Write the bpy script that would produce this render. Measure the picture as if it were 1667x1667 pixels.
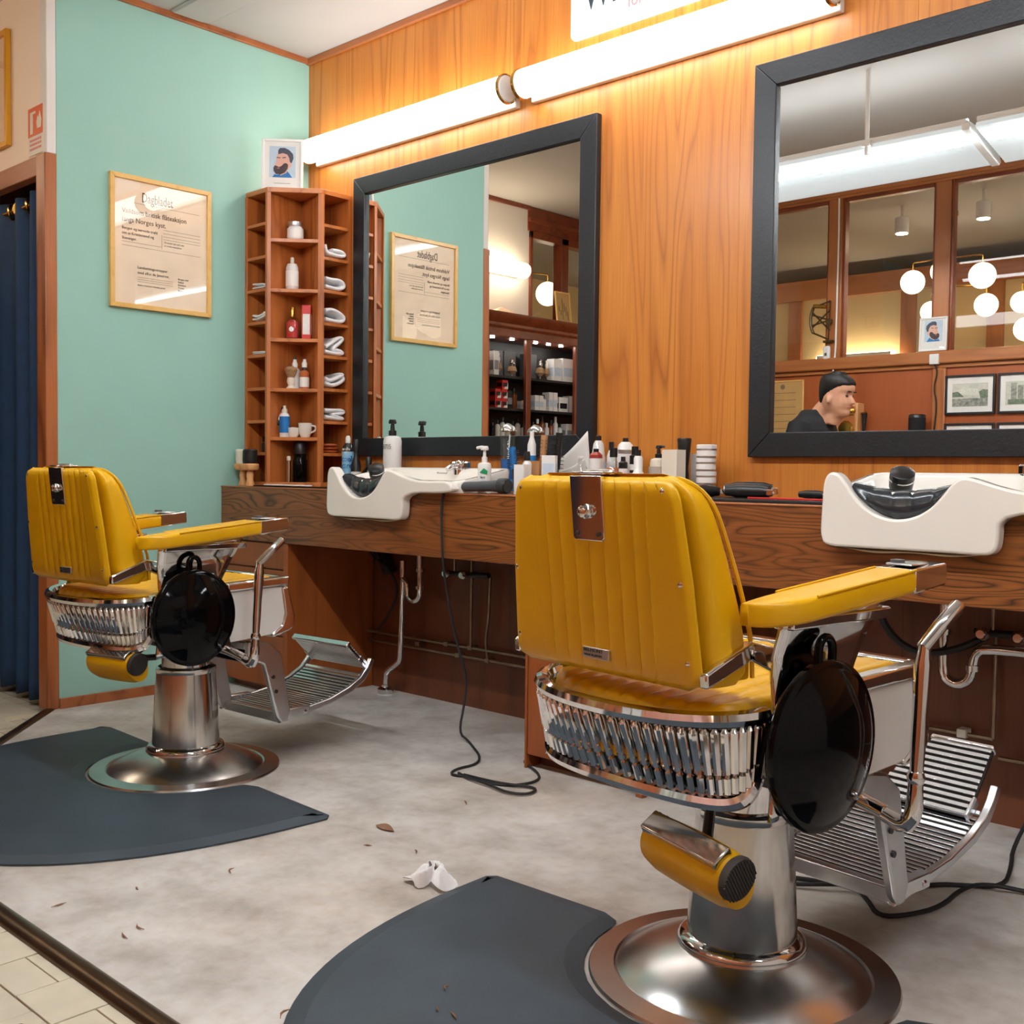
import bpy, math, random
from mathutils import Vector, Matrix
random.seed(7)
for o in list(bpy.data.objects): bpy.data.objects.remove(o, do_unlink=True)
SC = bpy.context.scene
COL = SC.collection
PI = math.pi
# ------------------------------------------------------------------ camera
cam = bpy.data.cameras.new('camera'); cam.sensor_width = 36.0; cam.lens = 38.436
cam.clip_start = 0.05
co = bpy.data.objects.new('camera', cam); COL.objects.link(co)
co.matrix_world = Matrix(((.73000643, -.03470742, .68255842, 4.384),
                          (.68334857, .02070753, -.72979855, -3.22),
                          (.01119533, .99918296, .0388339, 1.0), (0, 0, 0, 1)))
SC.camera = co
# ------------------------------------------------------------------ world and exposure
wd = bpy.data.worlds.new('world'); SC.world = wd; wd.use_nodes = True
wd.node_tree.nodes['Background'].inputs[0].default_value = (.9, .95, 1, 1)
wd.node_tree.nodes['Background'].inputs[1].default_value = .15
SC.view_settings.view_transform = 'Standard'; SC.view_settings.look = 'None'
SC.view_settings.gamma = 1; SC.view_settings.use_curve_mapping = False
SC.view_settings.exposure = 0.38
TUBE_E, TROUGH_E, TROUGH_TUBE_E, GLOBE_E, SIDE_TUBE_E = 8.0, .35, 95.0, 2.6, 9.0   # brightness of the lamps, real and added

# ------------------------------------------------------------------ materials
def lin(c):
    c = c / 255.0
    return c / 12.92 if c <= .04045 else ((c + .055) / 1.055) ** 2.4
def rgb(r, g, b): return (lin(r), lin(g), lin(b), 1)
MATS = {}
def new_mat(name):
    m = bpy.data.materials.new(name); m.use_nodes = True
    nt = m.node_tree; b = nt.nodes['Principled BSDF']; MATS[name] = m
    return m, nt, b
def N(nt, t, **kw):
    n = nt.nodes.new(t)
    for k, v in kw.items(): setattr(n, k, v)
    return n
def ramp(nt, stops):
    r = N(nt, 'ShaderNodeValToRGB'); e = r.color_ramp.elements
    while len(e) < len(stops): e.new(.5)
    for i, (p, c) in enumerate(stops): e[i].position = p; e[i].color = c
    return r
def plain(name, c, rough=.5, metal=0.0, var=.06, scale=8.0, bump=0.0, bscale=200.0, coat=0.0, trans=0.0, spec=None):
    m, nt, b = new_mat(name)
    tc = N(nt, 'ShaderNodeTexCoord'); nz = N(nt, 'ShaderNodeTexNoise'); nz.inputs['Scale'].default_value = scale
    nz.inputs['Detail'].default_value = 4
    nt.links.new(tc.outputs['Object'], nz.inputs['Vector'])
    d = tuple(max(0, x * (1 - var)) for x in c[:3]) + (1,); l = tuple(min(1, x * (1 + var)) for x in c[:3]) + (1,)
    r = ramp(nt, [(.3, d), (.7, l)]); nt.links.new(nz.outputs['Fac'], r.inputs[0]); nt.links.new(r.outputs[0], b.inputs['Base Color'])
    b.inputs['Roughness'].default_value = rough; b.inputs['Metallic'].default_value = metal
    b.inputs['Coat Weight'].default_value = coat; b.inputs['Coat Roughness'].default_value = .08
    b.inputs['Transmission Weight'].default_value = trans
    if spec is not None: b.inputs['Specular IOR Level'].default_value = spec
    if bump:
        n2 = N(nt, 'ShaderNodeTexNoise'); n2.inputs['Scale'].default_value = bscale; n2.inputs['Detail'].default_value = 3
        nt.links.new(tc.outputs['Object'], n2.inputs['Vector'])
        bp = N(nt, 'ShaderNodeBump'); bp.inputs['Strength'].default_value = bump; bp.inputs['Distance'].default_value = .002
        nt.links.new(n2.outputs['Fac'], bp.inputs['Height']); nt.links.new(bp.outputs[0], b.inputs['Normal'])
    return m
def wood(name, axis, dark, mid, light, rings=9.0, scale=1.0, rough=.38, seed=0.0, contrast=1.0, stretch=.1):
    """procedural timber: grain runs along axis (0 x, 1 y, 2 z)"""
    m, nt, b = new_mat(name)
    tc = N(nt, 'ShaderNodeTexCoord'); mp = N(nt, 'ShaderNodeMapping')
    s = [scale * 3.2] * 3; s[axis] = scale * 3.2 * stretch
    mp.inputs['Scale'].default_value = s; mp.inputs['Location'].default_value = (seed, seed * 1.7, seed * .6)
    nt.links.new(tc.outputs['Object'], mp.inputs['Vector'])
    nz = N(nt, 'ShaderNodeTexNoise'); nz.inputs['Scale'].default_value = 1.0; nz.inputs['Detail'].default_value = 2.0; nz.inputs['Distortion'].default_value = .35
    nt.links.new(mp.outputs[0], nz.inputs['Vector'])
    mu = N(nt, 'ShaderNodeMath', operation='MULTIPLY'); mu.inputs[1].default_value = rings * 2
    nt.links.new(nz.outputs['Fac'], mu.inputs[0])
    pp = N(nt, 'ShaderNodeMath', operation='PINGPONG'); pp.inputs[1].default_value = 1.0; nt.links.new(mu.outputs[0], pp.inputs[0])
    mp2 = N(nt, 'ShaderNodeMapping'); s2 = [scale * 120] * 3; s2[axis] = scale * 3; mp2.inputs['Scale'].default_value = s2
    nt.links.new(tc.outputs['Object'], mp2.inputs['Vector'])
    n2 = N(nt, 'ShaderNodeTexNoise'); n2.inputs['Scale'].default_value = 1.0; n2.inputs['Detail'].default_value = 3.0
    nt.links.new(mp2.outputs[0], n2.inputs['Vector'])
    pw = N(nt, 'ShaderNodeMath', operation='POWER'); pw.inputs[1].default_value = 3.0; nt.links.new(pp.outputs[0], pw.inputs[0])
    n3 = N(nt, 'ShaderNodeTexNoise'); n3.inputs['Scale'].default_value = 1.3; n3.inputs['Detail'].default_value = 3; nt.links.new(mp.outputs[0], n3.inputs['Vector'])
    ln = N(nt, 'ShaderNodeMath', operation='MULTIPLY'); nt.links.new(pw.outputs[0], ln.inputs[0]); nt.links.new(n3.outputs['Fac'], ln.inputs[1])
    ls = N(nt, 'ShaderNodeMath', operation='MULTIPLY', use_clamp=True); ls.inputs[1].default_value = 1.5 * contrast; nt.links.new(ln.outputs[0], ls.inputs[0])
    ad = N(nt, 'ShaderNodeMath', operation='MULTIPLY_ADD'); ad.inputs[1].default_value = .45; nt.links.new(n3.outputs['Fac'], ad.inputs[0])
    sc2 = N(nt, 'ShaderNodeMath', operation='MULTIPLY'); sc2.inputs[1].default_value = .55; nt.links.new(n2.outputs['Fac'], sc2.inputs[0]); nt.links.new(sc2.outputs[0], ad.inputs[2])
    r = ramp(nt, [(.32, mid), (.68, light)]); nt.links.new(ad.outputs[0], r.inputs[0])
    mxc = N(nt, 'ShaderNodeMixRGB'); mxc.inputs[2].default_value = dark; nt.links.new(ls.outputs[0], mxc.inputs[0]); nt.links.new(r.outputs[0], mxc.inputs[1])
    nt.links.new(mxc.outputs[0], b.inputs['Base Color'])
    b.inputs['Roughness'].default_value = rough; b.inputs['Coat Weight'].default_value = .25; b.inputs['Coat Roughness'].default_value = .25
    bp = N(nt, 'ShaderNodeBump'); bp.inputs['Strength'].default_value = .12; bp.inputs['Distance'].default_value = .001
    nt.links.new(n2.outputs['Fac'], bp.inputs['Height']); nt.links.new(bp.outputs[0], b.inputs['Normal'])
    return m
def emit(name, c, e):
    m, nt, b = new_mat(name)
    b.inputs['Base Color'].default_value = (.9, .9, .9, 1); b.inputs['Emission Color'].default_value = c; b.inputs['Emission Strength'].default_value = e
    return m
def pane(name, tint=(1, 1, 1, 1), refl=.0):
    m, nt, b = new_mat(name); nt.nodes.remove(b)
    out = nt.nodes['Material Output']; tr = N(nt, 'ShaderNodeBsdfTransparent'); tr.inputs[0].default_value = tint
    gl = N(nt, 'ShaderNodeBsdfGlossy'); gl.inputs['Roughness'].default_value = .0
    lw = N(nt, 'ShaderNodeLayerWeight'); p5 = N(nt, 'ShaderNodeMath', operation='POWER'); p5.inputs[1].default_value = 5; nt.links.new(lw.outputs['Facing'], p5.inputs[0])
    ad = N(nt, 'ShaderNodeMath', operation='MULTIPLY_ADD', use_clamp=True); ad.inputs[1].default_value = .8; ad.inputs[2].default_value = .03 + refl; nt.links.new(p5.outputs[0], ad.inputs[0])
    mx = N(nt, 'ShaderNodeMixShader'); nt.links.new(ad.outputs[0], mx.inputs[0]); nt.links.new(tr.outputs[0], mx.inputs[1]); nt.links.new(gl.outputs[0], mx.inputs[2])
    nt.links.new(mx.outputs[0], out.inputs[0])
    return m

M = MATS
wood('wall_wood', 2, rgb(154, 80, 20), rgb(190, 110, 34), rgb(208, 135, 54), rings=13, scale=1.5, rough=.42, contrast=.8, stretch=.07)
wood('counter_wood', 0, rgb(58, 30, 12), rgb(120, 66, 27), rgb(152, 90, 42), rings=26, scale=2.3, rough=.4, seed=3.1, stretch=.14, contrast=1.05)
wood('shelf_wood', 2, rgb(140, 72, 26), rgb(178, 98, 42), rgb(196, 116, 54), rings=6, scale=2.2, rough=.42, seed=5.0)
wood('shelf_wood_flat', 0, rgb(150, 78, 28), rgb(186, 104, 44), rgb(206, 124, 58), rings=6, scale=2.2, rough=.42, seed=6.0)
wood('cabinet_wood', 2, rgb(112, 54, 18), rgb(142, 72, 26), rgb(160, 84, 32), rings=5, scale=1.2, rough=.45, seed=2.0, contrast=.7)
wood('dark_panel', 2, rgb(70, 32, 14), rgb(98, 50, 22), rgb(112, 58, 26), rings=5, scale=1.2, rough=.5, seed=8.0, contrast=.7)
wood('trim_wood', 0, rgb(120, 64, 30), rgb(160, 90, 46), rgb(180, 108, 58), rings=4, scale=2.0, rough=.5, seed=1.0)
wood('jamb_wood', 2, rgb(120, 62, 26), rgb(164, 92, 46), rgb(186, 112, 60), rings=4, scale=2.0, rough=.4, seed=1.4)
wood('mahogany', 0, rgb(88, 34, 14), rgb(122, 52, 24), rgb(140, 66, 32), rings=5, scale=1.5, rough=.35, seed=4.0, contrast=.7)
wood('mahogany_v', 2, rgb(88, 34, 14), rgb(122, 52, 24), rgb(140, 66, 32), rings=5, scale=1.5, rough=.35, seed=4.6, contrast=.7)
wood('partition_wood', 0, rgb(136, 74, 34), rgb(172, 104, 54), rgb(188, 120, 66), rings=5, scale=1.4, rough=.35, seed=7.0, contrast=.7)
wood('partition_wood_v', 2, rgb(130, 70, 34), rgb(166, 98, 50), rgb(182, 114, 62), rings=5, scale=1.4, rough=.35, seed=7.7, contrast=.7)
wood('red_panel', 2, rgb(142, 70, 36), rgb(164, 84, 44), rgb(176, 94, 50), rings=4, scale=1.2, rough=.3, seed=9.0, contrast=.6)
wood('pine_frame', 2, rgb(212, 158, 72), rgb(228, 180, 96), rgb(238, 196, 116), rings=4, scale=3, rough=.4, contrast=.6)
wood('handle_wood', 2, rgb(190, 128, 70), rgb(214, 154, 96), rgb(226, 172, 116), rings=4, scale=5, rough=.45, contrast=.6)
plain('green_paint', rgb(156, 204, 192), .6, var=.025, scale=3, bump=.12, bscale=260)
plain('white_paint', rgb(232, 228, 222), .55, var=.02, scale=3, bump=.05)
plain('peach_paint', rgb(250, 230, 210), .6, var=.03, scale=2, bump=.05)
plain('ceiling_paint', rgb(186, 184, 181), .7, var=.03, scale=1.5)
plain('beige_paint', rgb(214, 190, 142), .6, var=.04, scale=1.5)
plain('black_wood', rgb(24, 28, 34), .4, var=.2, scale=60, bump=.35, bscale=120)
plain('yellow_leather', rgb(222, 168, 6), .36, var=.03, scale=12, bump=.1, bscale=900, spec=.4)
plain('chrome', (.72, .72, .72, 1), .07, 1.0, var=.06, scale=14)
plain('worn_chrome', (.62, .60, .57, 1), .14, 1.0, var=.18, scale=9)
plain('satin_steel', (.62, .63, .64, 1), .3, 1.0, var=.06, scale=20)
plain('slat_steel', (.74, .76, .78, 1), .26, 1.0, var=.05, scale=30)
plain('dark_steel', (.10, .10, .105, 1), .4, 1.0, var=.1)
plain('brass', rgb(206, 158, 74), .22, 1.0, var=.08, scale=20)
plain('black_gloss', rgb(4, 5, 7), .08, var=.1, spec=.16)
plain('black_plastic', rgb(22, 23, 25), .35, var=.1)
plain('grey_plastic', rgb(82, 84, 88), .4, var=.06)
plain('rubber_black', rgb(34, 34, 36), .6, var=.12, bump=.1)
plain('mat_rubber', rgb(56, 68, 77), .5, var=.14, scale=6, bump=.25, bscale=500)
plain('rib_rubber', rgb(58, 52, 48), .6, var=.1)
plain('ceramic', rgb(238, 234, 226), .1, var=.015, coat=.5)
plain('raw_ceramic', rgb(214, 196, 156), .8, var=.15, scale=30)
plain('white_enamel', rgb(226, 226, 222), .2, var=.02, coat=.3)
plain('white_plastic', rgb(236, 236, 234), .35, var=.02)
plain('cream_plastic', rgb(230, 222, 206), .4, var=.03)
plain('paper_white', rgb(240, 238, 234), .7, var=.02)
plain('towel_white', rgb(238, 238, 240), .9, var=.03, bump=.6, bscale=700)
plain('navy_cloth', rgb(28, 60, 96), .75, var=.12, scale=20, bump=.2, bscale=900)
plain('black_cloth', rgb(18, 18, 22), .85, var=.12, bump=.2, bscale=700)
plain('denim', rgb(30, 38, 58), .85, var=.12, bump=.2, bscale=700)
plain('skin', rgb(214, 158, 128), .5, var=.05, scale=14)
plain('hair_black', rgb(16, 13, 12), .55, var=.25, scale=60, bump=.6, bscale=300)
plain('orange_sign', rgb(228, 96, 40), .45, var=.04)
plain('red_print', rgb(208, 36, 34), .4, var=.04)
plain('pink_print', rgb(226, 130, 134), .5, var=.04)
plain('ink', rgb(66, 56, 48), .7, var=.1)
plain('faded_ink', rgb(134, 110, 88), .8, var=.1)
plain('blue_print', rgb(26, 118, 190), .35, var=.04)
plain('teal_print', rgb(40, 62, 74), .5, var=.04)
plain('green_print', rgb(20, 150, 96), .4, var=.04)
plain('grey_print', rgb(140, 142, 148), .5, var=.05)
plain('pale_blue_print', rgb(196, 214, 230), .5, var=.06, scale=30)
plain('portrait_skin', rgb(226, 176, 158), .5, var=.05)
plain('portrait_hair', rgb(70, 74, 92), .6, var=.25, scale=120)
plain('portrait_beard', rgb(66, 52, 56), .6, var=.25, scale=120)
plain('newsprint', rgb(248, 228, 202), .75, var=.05, scale=10)
plain('parchment', rgb(206, 164, 102), .7, var=.06, scale=10)
plain('amber_liquid', rgb(196, 106, 62), .12, var=.05, coat=.6)
plain('red_liquid', rgb(206, 48, 50), .12, var=.05, coat=.6)
plain('amber_glass', rgb(120, 56, 16), .1, var=.05, coat=.6)
plain('blue_liquid', rgb(8, 96, 170), .1, var=.05, coat=.4)
plain('orange_clay', rgb(178, 84, 44), .45, var=.08)
plain('kraft', rgb(190, 140, 92), .7, var=.05)
plain('bristle', rgb(164, 128, 90), .8, var=.2, scale=120)
plain('copper_pipe', rgb(150, 132, 112), .35, .9, var=.2, scale=20)
plain('photo_grey', rgb(150, 152, 142), .5, var=.5, scale=60)
plain('photo_green', rgb(112, 128, 108), .5, var=.4, scale=80)
plain('photo_pale', rgb(206, 206, 194), .5, var=.12, scale=60)
plain('foot_dark', rgb(60, 58, 56), .35, .8, var=.2)
plain('dust_brown', rgb(136, 100, 76), .9, var=.2)
plain('tissue', rgb(244, 244, 246), .8, var=.03)
emit('tube_glow', (1.0, .96, .92, 1), TUBE_E)
emit('trough_glow', (.93, .98, 1.0, 1), TROUGH_E); MATS['trough_glow'].node_tree.nodes['Principled BSDF'].inputs['Base Color'].default_value = (.42, .47, .49, 1)
emit('globe_glow', (1.0, .82, .58, 1), GLOBE_E)
emit('side_tube_glow', (1.0, .80, .55, 1), SIDE_TUBE_E)
emit('spot_glow', (1.0, .85, .6, 1), 500)
pane('window_pane'); pane('poster_pane', refl=.0); pane('clear_glass', (.93, .97, .96, 1), .05); pane('clear_plastic', (.9, .9, .9, 1), .04)
mm, nt, b = new_mat('mirror'); nt.nodes.remove(b); g = N(nt, 'ShaderNodeBsdfGlossy'); g.inputs['Roughness'].default_value = 0; g.inputs[0].default_value = (.90, .92, .91, 1)
nt.links.new(g.outputs[0], nt.nodes['Material Output'].inputs[0])
def concrete():
    m, nt, b = new_mat('concrete')
    tc = N(nt, 'ShaderNodeTexCoord')
    n1 = N(nt, 'ShaderNodeTexNoise'); n1.inputs['Scale'].default_value = 5; n1.inputs['Detail'].default_value = 9; n1.inputs['Roughness'].default_value = .62
    n2 = N(nt, 'ShaderNodeTexNoise'); n2.inputs['Scale'].default_value = 26; n2.inputs['Detail'].default_value = 6
    n3 = N(nt, 'ShaderNodeTexNoise'); n3.inputs['Scale'].default_value = 1.6; n3.inputs['Detail'].default_value = 5
    for n in (n1, n2, n3): nt.links.new(tc.outputs['Object'], n.inputs['Vector'])
    r1 = ramp(nt, [(.3, rgb(172, 165, 158)), (.52, rgb(204, 200, 195)), (.75, rgb(224, 221, 217))]); nt.links.new(n1.outputs['Fac'], r1.inputs[0])
    r2 = ramp(nt, [(.45, (1, 1, 1, 1)), (.8, (.88, .83, .78, 1))]); nt.links.new(n2.outputs['Fac'], r2.inputs[0])
    r3 = ramp(nt, [(.4, (.90, .86, .82, 1)), (.6, (1, 1, 1, 1))]); nt.links.new(n3.outputs['Fac'], r3.inputs[0])
    a = N(nt, 'ShaderNodeMixRGB', blend_type='MULTIPLY'); a.inputs[0].default_value = 1; nt.links.new(r1.outputs[0], a.inputs[1]); nt.links.new(r2.outputs[0], a.inputs[2])
    c = N(nt, 'ShaderNodeMixRGB', blend_type='MULTIPLY'); c.inputs[0].default_value = 1; nt.links.new(a.outputs[0], c.inputs[1]); nt.links.new(r3.outputs[0], c.inputs[2])
    nt.links.new(c.outputs[0], b.inputs['Base Color']); b.inputs['Roughness'].default_value = .55
    bp = N(nt, 'ShaderNodeBump'); bp.inputs['Strength'].default_value = .08; nt.links.new(n2.outputs['Fac'], bp.inputs['Height']); nt.links.new(bp.outputs[0], b.inputs['Normal'])
concrete()
plain('tile_cream', rgb(214, 206, 184), .35, var=.07, scale=14)
plain('tile_grout', rgb(92, 84, 72), .9, var=.2, scale=30)

# ------------------------------------------------------------------ mesh helpers
class MB:
    def __init__(s): s.v = []; s.f = []
    def add(s, vs, fs):
        o = len(s.v); s.v += [tuple(p) for p in vs]; s.f += [tuple(i + o for i in q) for q in fs]; return s
    def box(s, x0, x1, y0, y1, z0, z1, mat=None):
        vs = [Vector((x, y, z)) for x in (x0, x1) for y in (y0, y1) for z in (z0, z1)]
        if mat: vs = [mat @ p for p in vs]
        return s.add(vs, [(0, 1, 3, 2), (4, 6, 7, 5), (0, 4, 5, 1), (2, 3, 7, 6), (0, 2, 6, 4), (1, 5, 7, 3)])
    def lathe(s, prof, seg=28, mat=None, close=True):
        """prof: list of (r, z) from bottom to top, revolved about z"""
        vs = []; fs = []
        for r, z in prof:
            for k in range(seg):
                a = 2 * PI * k / seg; vs.append(Vector((r * math.cos(a), r * math.sin(a), z)))
        for i in range(len(prof) - 1):
            for k in range(seg):
                k2 = (k + 1) % seg; fs.append((i * seg + k, i * seg + k2, (i + 1) * seg + k2, (i + 1) * seg + k))
        if close:
            fs.append(tuple(reversed(range(seg)))); fs.append(tuple((len(prof) - 1) * seg + k for k in range(seg)))
        if mat: vs = [mat @ p for p in vs]
        return s.add(vs, fs)
    def tube(s, path, r, seg=10, smooth=0, cap=True):
        P = [Vector(p) for p in path]
        for _ in range(smooth):
            Q = [P[0]]
            for a, c in zip(P[:-1], P[1:]): Q += [a * .75 + c * .25, a * .25 + c * .75]
            P = Q + [P[-1]]
        n = len(P); R = r if isinstance(r, (list, tuple)) else [r] * n
        if len(R) != n: R = [R[min(len(R) - 1, int(i * len(R) / n))] for i in range(n)]
        vs = []; fs = []; up = None
        for i in range(n):
            t = (P[min(i + 1, n - 1)] - P[max(i - 1, 0)]).normalized()
            if up is None:
                up = Vector((0, 0, 1)) if abs(t.z) < .9 else Vector((1, 0, 0))
            up = (up - t * up.dot(t)); up = up.normalized() if up.length > 1e-6 else t.orthogonal().normalized()
            w = t.cross(up)
            for k in range(seg):
                a = 2 * PI * k / seg; vs.append(P[i] + (up * math.cos(a) + w * math.sin(a)) * R[i])
        for i in range(n - 1):
            for k in range(seg):
                k2 = (k + 1) % seg; fs.append((i * seg + k, i * seg + k2, (i + 1) * seg + k2, (i + 1) * seg + k))
        if cap: fs.append(tuple(reversed(range(seg)))); fs.append(tuple((n - 1) * seg + k for k in range(seg)))
        return s.add(vs, fs)
    def prism(s, poly, a, b, axis=2, mat=None):
        """2D polygon extruded from a to b along axis; poly gives the other two coords in xyz order"""
        n = len(poly); vs = []
        for h in (a, b):
            for p in poly:
                q = [p[0], p[1]]; q.insert(axis, h); vs.append(Vector(q))
        if mat: vs = [mat @ p for p in vs]
        fs = [tuple(reversed(range(n))), tuple(range(n, 2 * n))] + [(i, (i + 1) % n, n + (i + 1) % n, n + i) for i in range(n)]
        return s.add(vs, fs)
    def grid(s, fn, nu, nv, cu=False):
        """fn(u,v) with u,v in 0..1 ; cu closes u"""
        vs = []; fs = []; mu = nu if cu else nu + 1
        for j in range(nv + 1):
            for i in range(mu): vs.append(Vector(fn(i / nu, j / nv)))
        for j in range(nv):
            for i in range(nu):
                i2 = (i + 1) % mu if cu else i + 1
                fs.append((j * mu + i, j * mu + i2, (j + 1) * mu + i2, (j + 1) * mu + i))
        return s.add(vs, fs)
    def rings(s, rings, capa=True, capb=True):
        n = len(rings[0]); vs = [p for r in rings for p in r]; fs = []
        for i in range(len(rings) - 1):
            for k in range(n):
                k2 = (k + 1) % n; fs.append((i * n + k, i * n + k2, (i + 1) * n + k2, (i + 1) * n + k))
        if capa: fs.append(tuple(reversed(range(n))))
        if capb: fs.append(tuple((len(rings) - 1) * n + k for k in range(n)))
        return s.add(vs, fs)
    def build(s, name, mat, parent=None, bevel=0.0, angle=38, sub=0, segs=2, fix=True):
        me = bpy.data.meshes.new(name); me.from_pydata(s.v, [], s.f)
        me.materials.append(M[mat])
        if fix:
            import bmesh
            bm = bmesh.new(); bm.from_mesh(me); bmesh.ops.recalc_face_normals(bm, faces=bm.faces[:]); bm.to_mesh(me); bm.free()
        for p in me.polygons: p.use_smooth = True
        me.set_sharp_from_angle(angle=math.radians(angle))
        o = bpy.data.objects.new(name, me); COL.objects.link(o)
        if parent: o.parent = parent
        if bevel:
            md = o.modifiers.new('bevel', 'BEVEL'); md.width = bevel; md.segments = segs; md.limit_method = 'ANGLE'; md.angle_limit = math.radians(35); md.harden_normals = False
        if sub:
            md = o.modifiers.new('sub', 'SUBSURF'); md.levels = sub; md.render_levels = sub
        return o
def tag(o, label, cat, group=None, kind=None):
    o['label'] = label; o['category'] = cat
    if group: o['group'] = group
    if kind: o['kind'] = kind
    return o
def struct(o, label, cat): return tag(o, label, cat, None, 'structure')
def thing(name, label, cat, loc=(0, 0, 0), rz=0.0, group=None, kind=None):
    o = bpy.data.objects.new(name, None); COL.objects.link(o); o.empty_display_size = .05
    o.location = loc; o.rotation_euler = (0, 0, rz)
    return tag(o, label, cat, group, kind)
def copy_tree(o, parent=None):
    c = o.copy(); COL.objects.link(c); c.parent = parent
    for ch in [k for k in list(o.children)]: copy_tree(ch, c)
    return c
def boxo(name, mat, x0, x1, y0, y1, z0, z1, parent=None, bevel=0.0):
    return MB().box(x0, x1, y0, y1, z0, z1).build(name, mat, parent, bevel)
def instance(src, parent, loc=(0, 0, 0), name=None):
    o = src.copy(); COL.objects.link(o); o.parent = parent; o.location = loc
    return o
def text_mesh(name, txt, size, mat, parent, mtx, depth=.0008, align='LEFT', squeeze=1.0):
    cu = bpy.data.curves.new('t', 'FONT'); cu.body = txt; cu.size = size; cu.extrude = depth; cu.align_x = align; cu.resolution_u = 2
    t = bpy.data.objects.new('t', cu); COL.objects.link(t); bpy.context.view_layer.update()
    me = bpy.data.meshes.new_from_object(t.evaluated_get(bpy.context.evaluated_depsgraph_get()))
    bpy.data.objects.remove(t); bpy.data.curves.remove(cu)
    me.transform(mtx @ Matrix.Diagonal((squeeze, 1, 1, 1))); me.materials.clear(); me.materials.append(M[mat])
    o = bpy.data.objects.new(name, me); COL.objects.link(o); o.parent = parent
    return o
def frame_mtx(origin, right, up):
    r = Vector(right).normalized(); u = Vector(up).normalized(); n = r.cross(u)
    return Matrix(((r.x, u.x, n.x, origin[0]), (r.y, u.y, n.y, origin[1]), (r.z, u.z, n.z, origin[2]), (0, 0, 0, 1)))

# ================================================================== THE SETTING
ZC = 2.96
# floor of the raised concrete platform
fl = MB().prism([(0, .1), (6.6, .1), (6.6, -2.215), (1.07, -2.215), (0, -1.25)], -.09, 0).build('floor', 'concrete')
struct(fl, 'mottled grey concrete floor under the barber chairs', 'floor')
# tiled floor around it
m, nt, b = new_mat('tile_floor')
tc = N(nt, 'ShaderNodeTexCoord'); br = N(nt, 'ShaderNodeTexBrick'); br.offset = 0; br.inputs['Scale'].default_value = 1
br.inputs['Brick Width'].default_value = .153; br.inputs['Row Height'].default_value = .153; br.inputs['Mortar Size'].default_value = .0022
br.inputs['Color1'].default_value = rgb(206, 198, 176); br.inputs['Color2'].default_value = rgb(196, 188, 166); br.inputs['Mortar'].default_value = rgb(100, 92, 80)
nt.links.new(tc.outputs['Object'], br.inputs['Vector']); nt.links.new(br.outputs[0], b.inputs['Base Color']); b.inputs['Roughness'].default_value = .4
tf = MB().box(-3.2, 6.6, -7.2, .1, -.14, -.022).build('floor_tiles', 'tile_floor')
struct(tf, 'old cream tiled floor beyond the metal edging', 'floor')
TS = .153
tile0 = None
def tile(x0, x1, y0, y1, mat='tile_cream'):
    dz = random.uniform(-.0012, .0012)
    return MB().box(x0 + .0015, x1 - .0015, y0 + .0015, y1 - .0015, -.03, -.010 + dz).build('tile', mat, tf, .0012)
for i in range(-8, 8):
    x0 = 2.3105 + i * TS
    if i % 4 in (3, 1):
        tile(x0, x0 + TS, -2.285, -2.252); tile(x0, x0 + TS, -2.369, -2.285)
    else: tile(x0, x0 + TS, -2.369, -2.252)
    for j in range(3):
        y1 = -2.369 - j * TS
        if j == 0: x0 += .0775
        if j == 0 and i % 3 == 0:
            t = tile(x0, x0 + TS, y1 - TS, y1)
            cx, cy = x0 + TS / 2, y1 - TS / 2
            MB().lathe([(.058, -.0095), (.058, -.0085)], 8, Matrix.Translation((cx, cy, 0))).build('medallion', 'ink', t)
            MB().lathe([(.046, -.0085), (.046, -.0078)], 8, Matrix.Translation((cx, cy, 0))).build('medallion', 'parchment', t)
            MB().lathe([(.03, -.0078), (.03, -.0070)], 8, Matrix.Translation((cx, cy, 0))).build('medallion', 'ink', t)
        else: tile(x0, x0 + TS, y1 - TS, y1)
for i in range(9):
    for j in range(7):
        x0 = -.94 + i * TS; y1 = -1.30 - j * TS
        if x0 + TS < (-y1 - 1.25) * 1.08 - .03: tile(x0, x0 + TS, y1 - TS, y1)
# metal edging of the platform
plain('edge_metal', rgb(92, 74, 56), .3, .85, var=.2, scale=12)
def edging(name, a, b, label):
    a = Vector(a); b = Vector(b); d = (b - a).normalized(); n = Vector((-d.y, d.x, 0))
    prof = [(-.024, -.022), (-.024, -.006), (-.019, .003), (-.009, .008), (.006, .008), (.016, .004), (.022, 0), (.024, -.022)]
    rings = [[p + n * u + Vector((0, 0, w)) for u, w in prof] for p in (a, b)]
    return struct(MB().rings(rings).build(name, 'edge_metal'), label, 'edging')
edging('trim_1', (1.05, -2.236, 0), (6.6, -2.236, 0), 'rounded dark metal edging strip along the front of the concrete platform')
edging('trim_2', (-.02, -1.262, 0), (1.06, -2.238, 0), 'dark metal edging strip running diagonally from the curtain doorway')
# ceiling with a shallow beam
ce = struct(boxo('ceiling', 'ceiling_paint', -3.2, 6.6, -7.2, .1, ZC, ZC + .1), 'plain grey painted ceiling', 'ceiling')
MB().prism([(-.75, ZC), (-.74, ZC - .012), (-.60, ZC - .012), (-.55, ZC)], .03, 6.6, 0).build('cornice', 'ceiling_paint', ce, .006)
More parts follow.
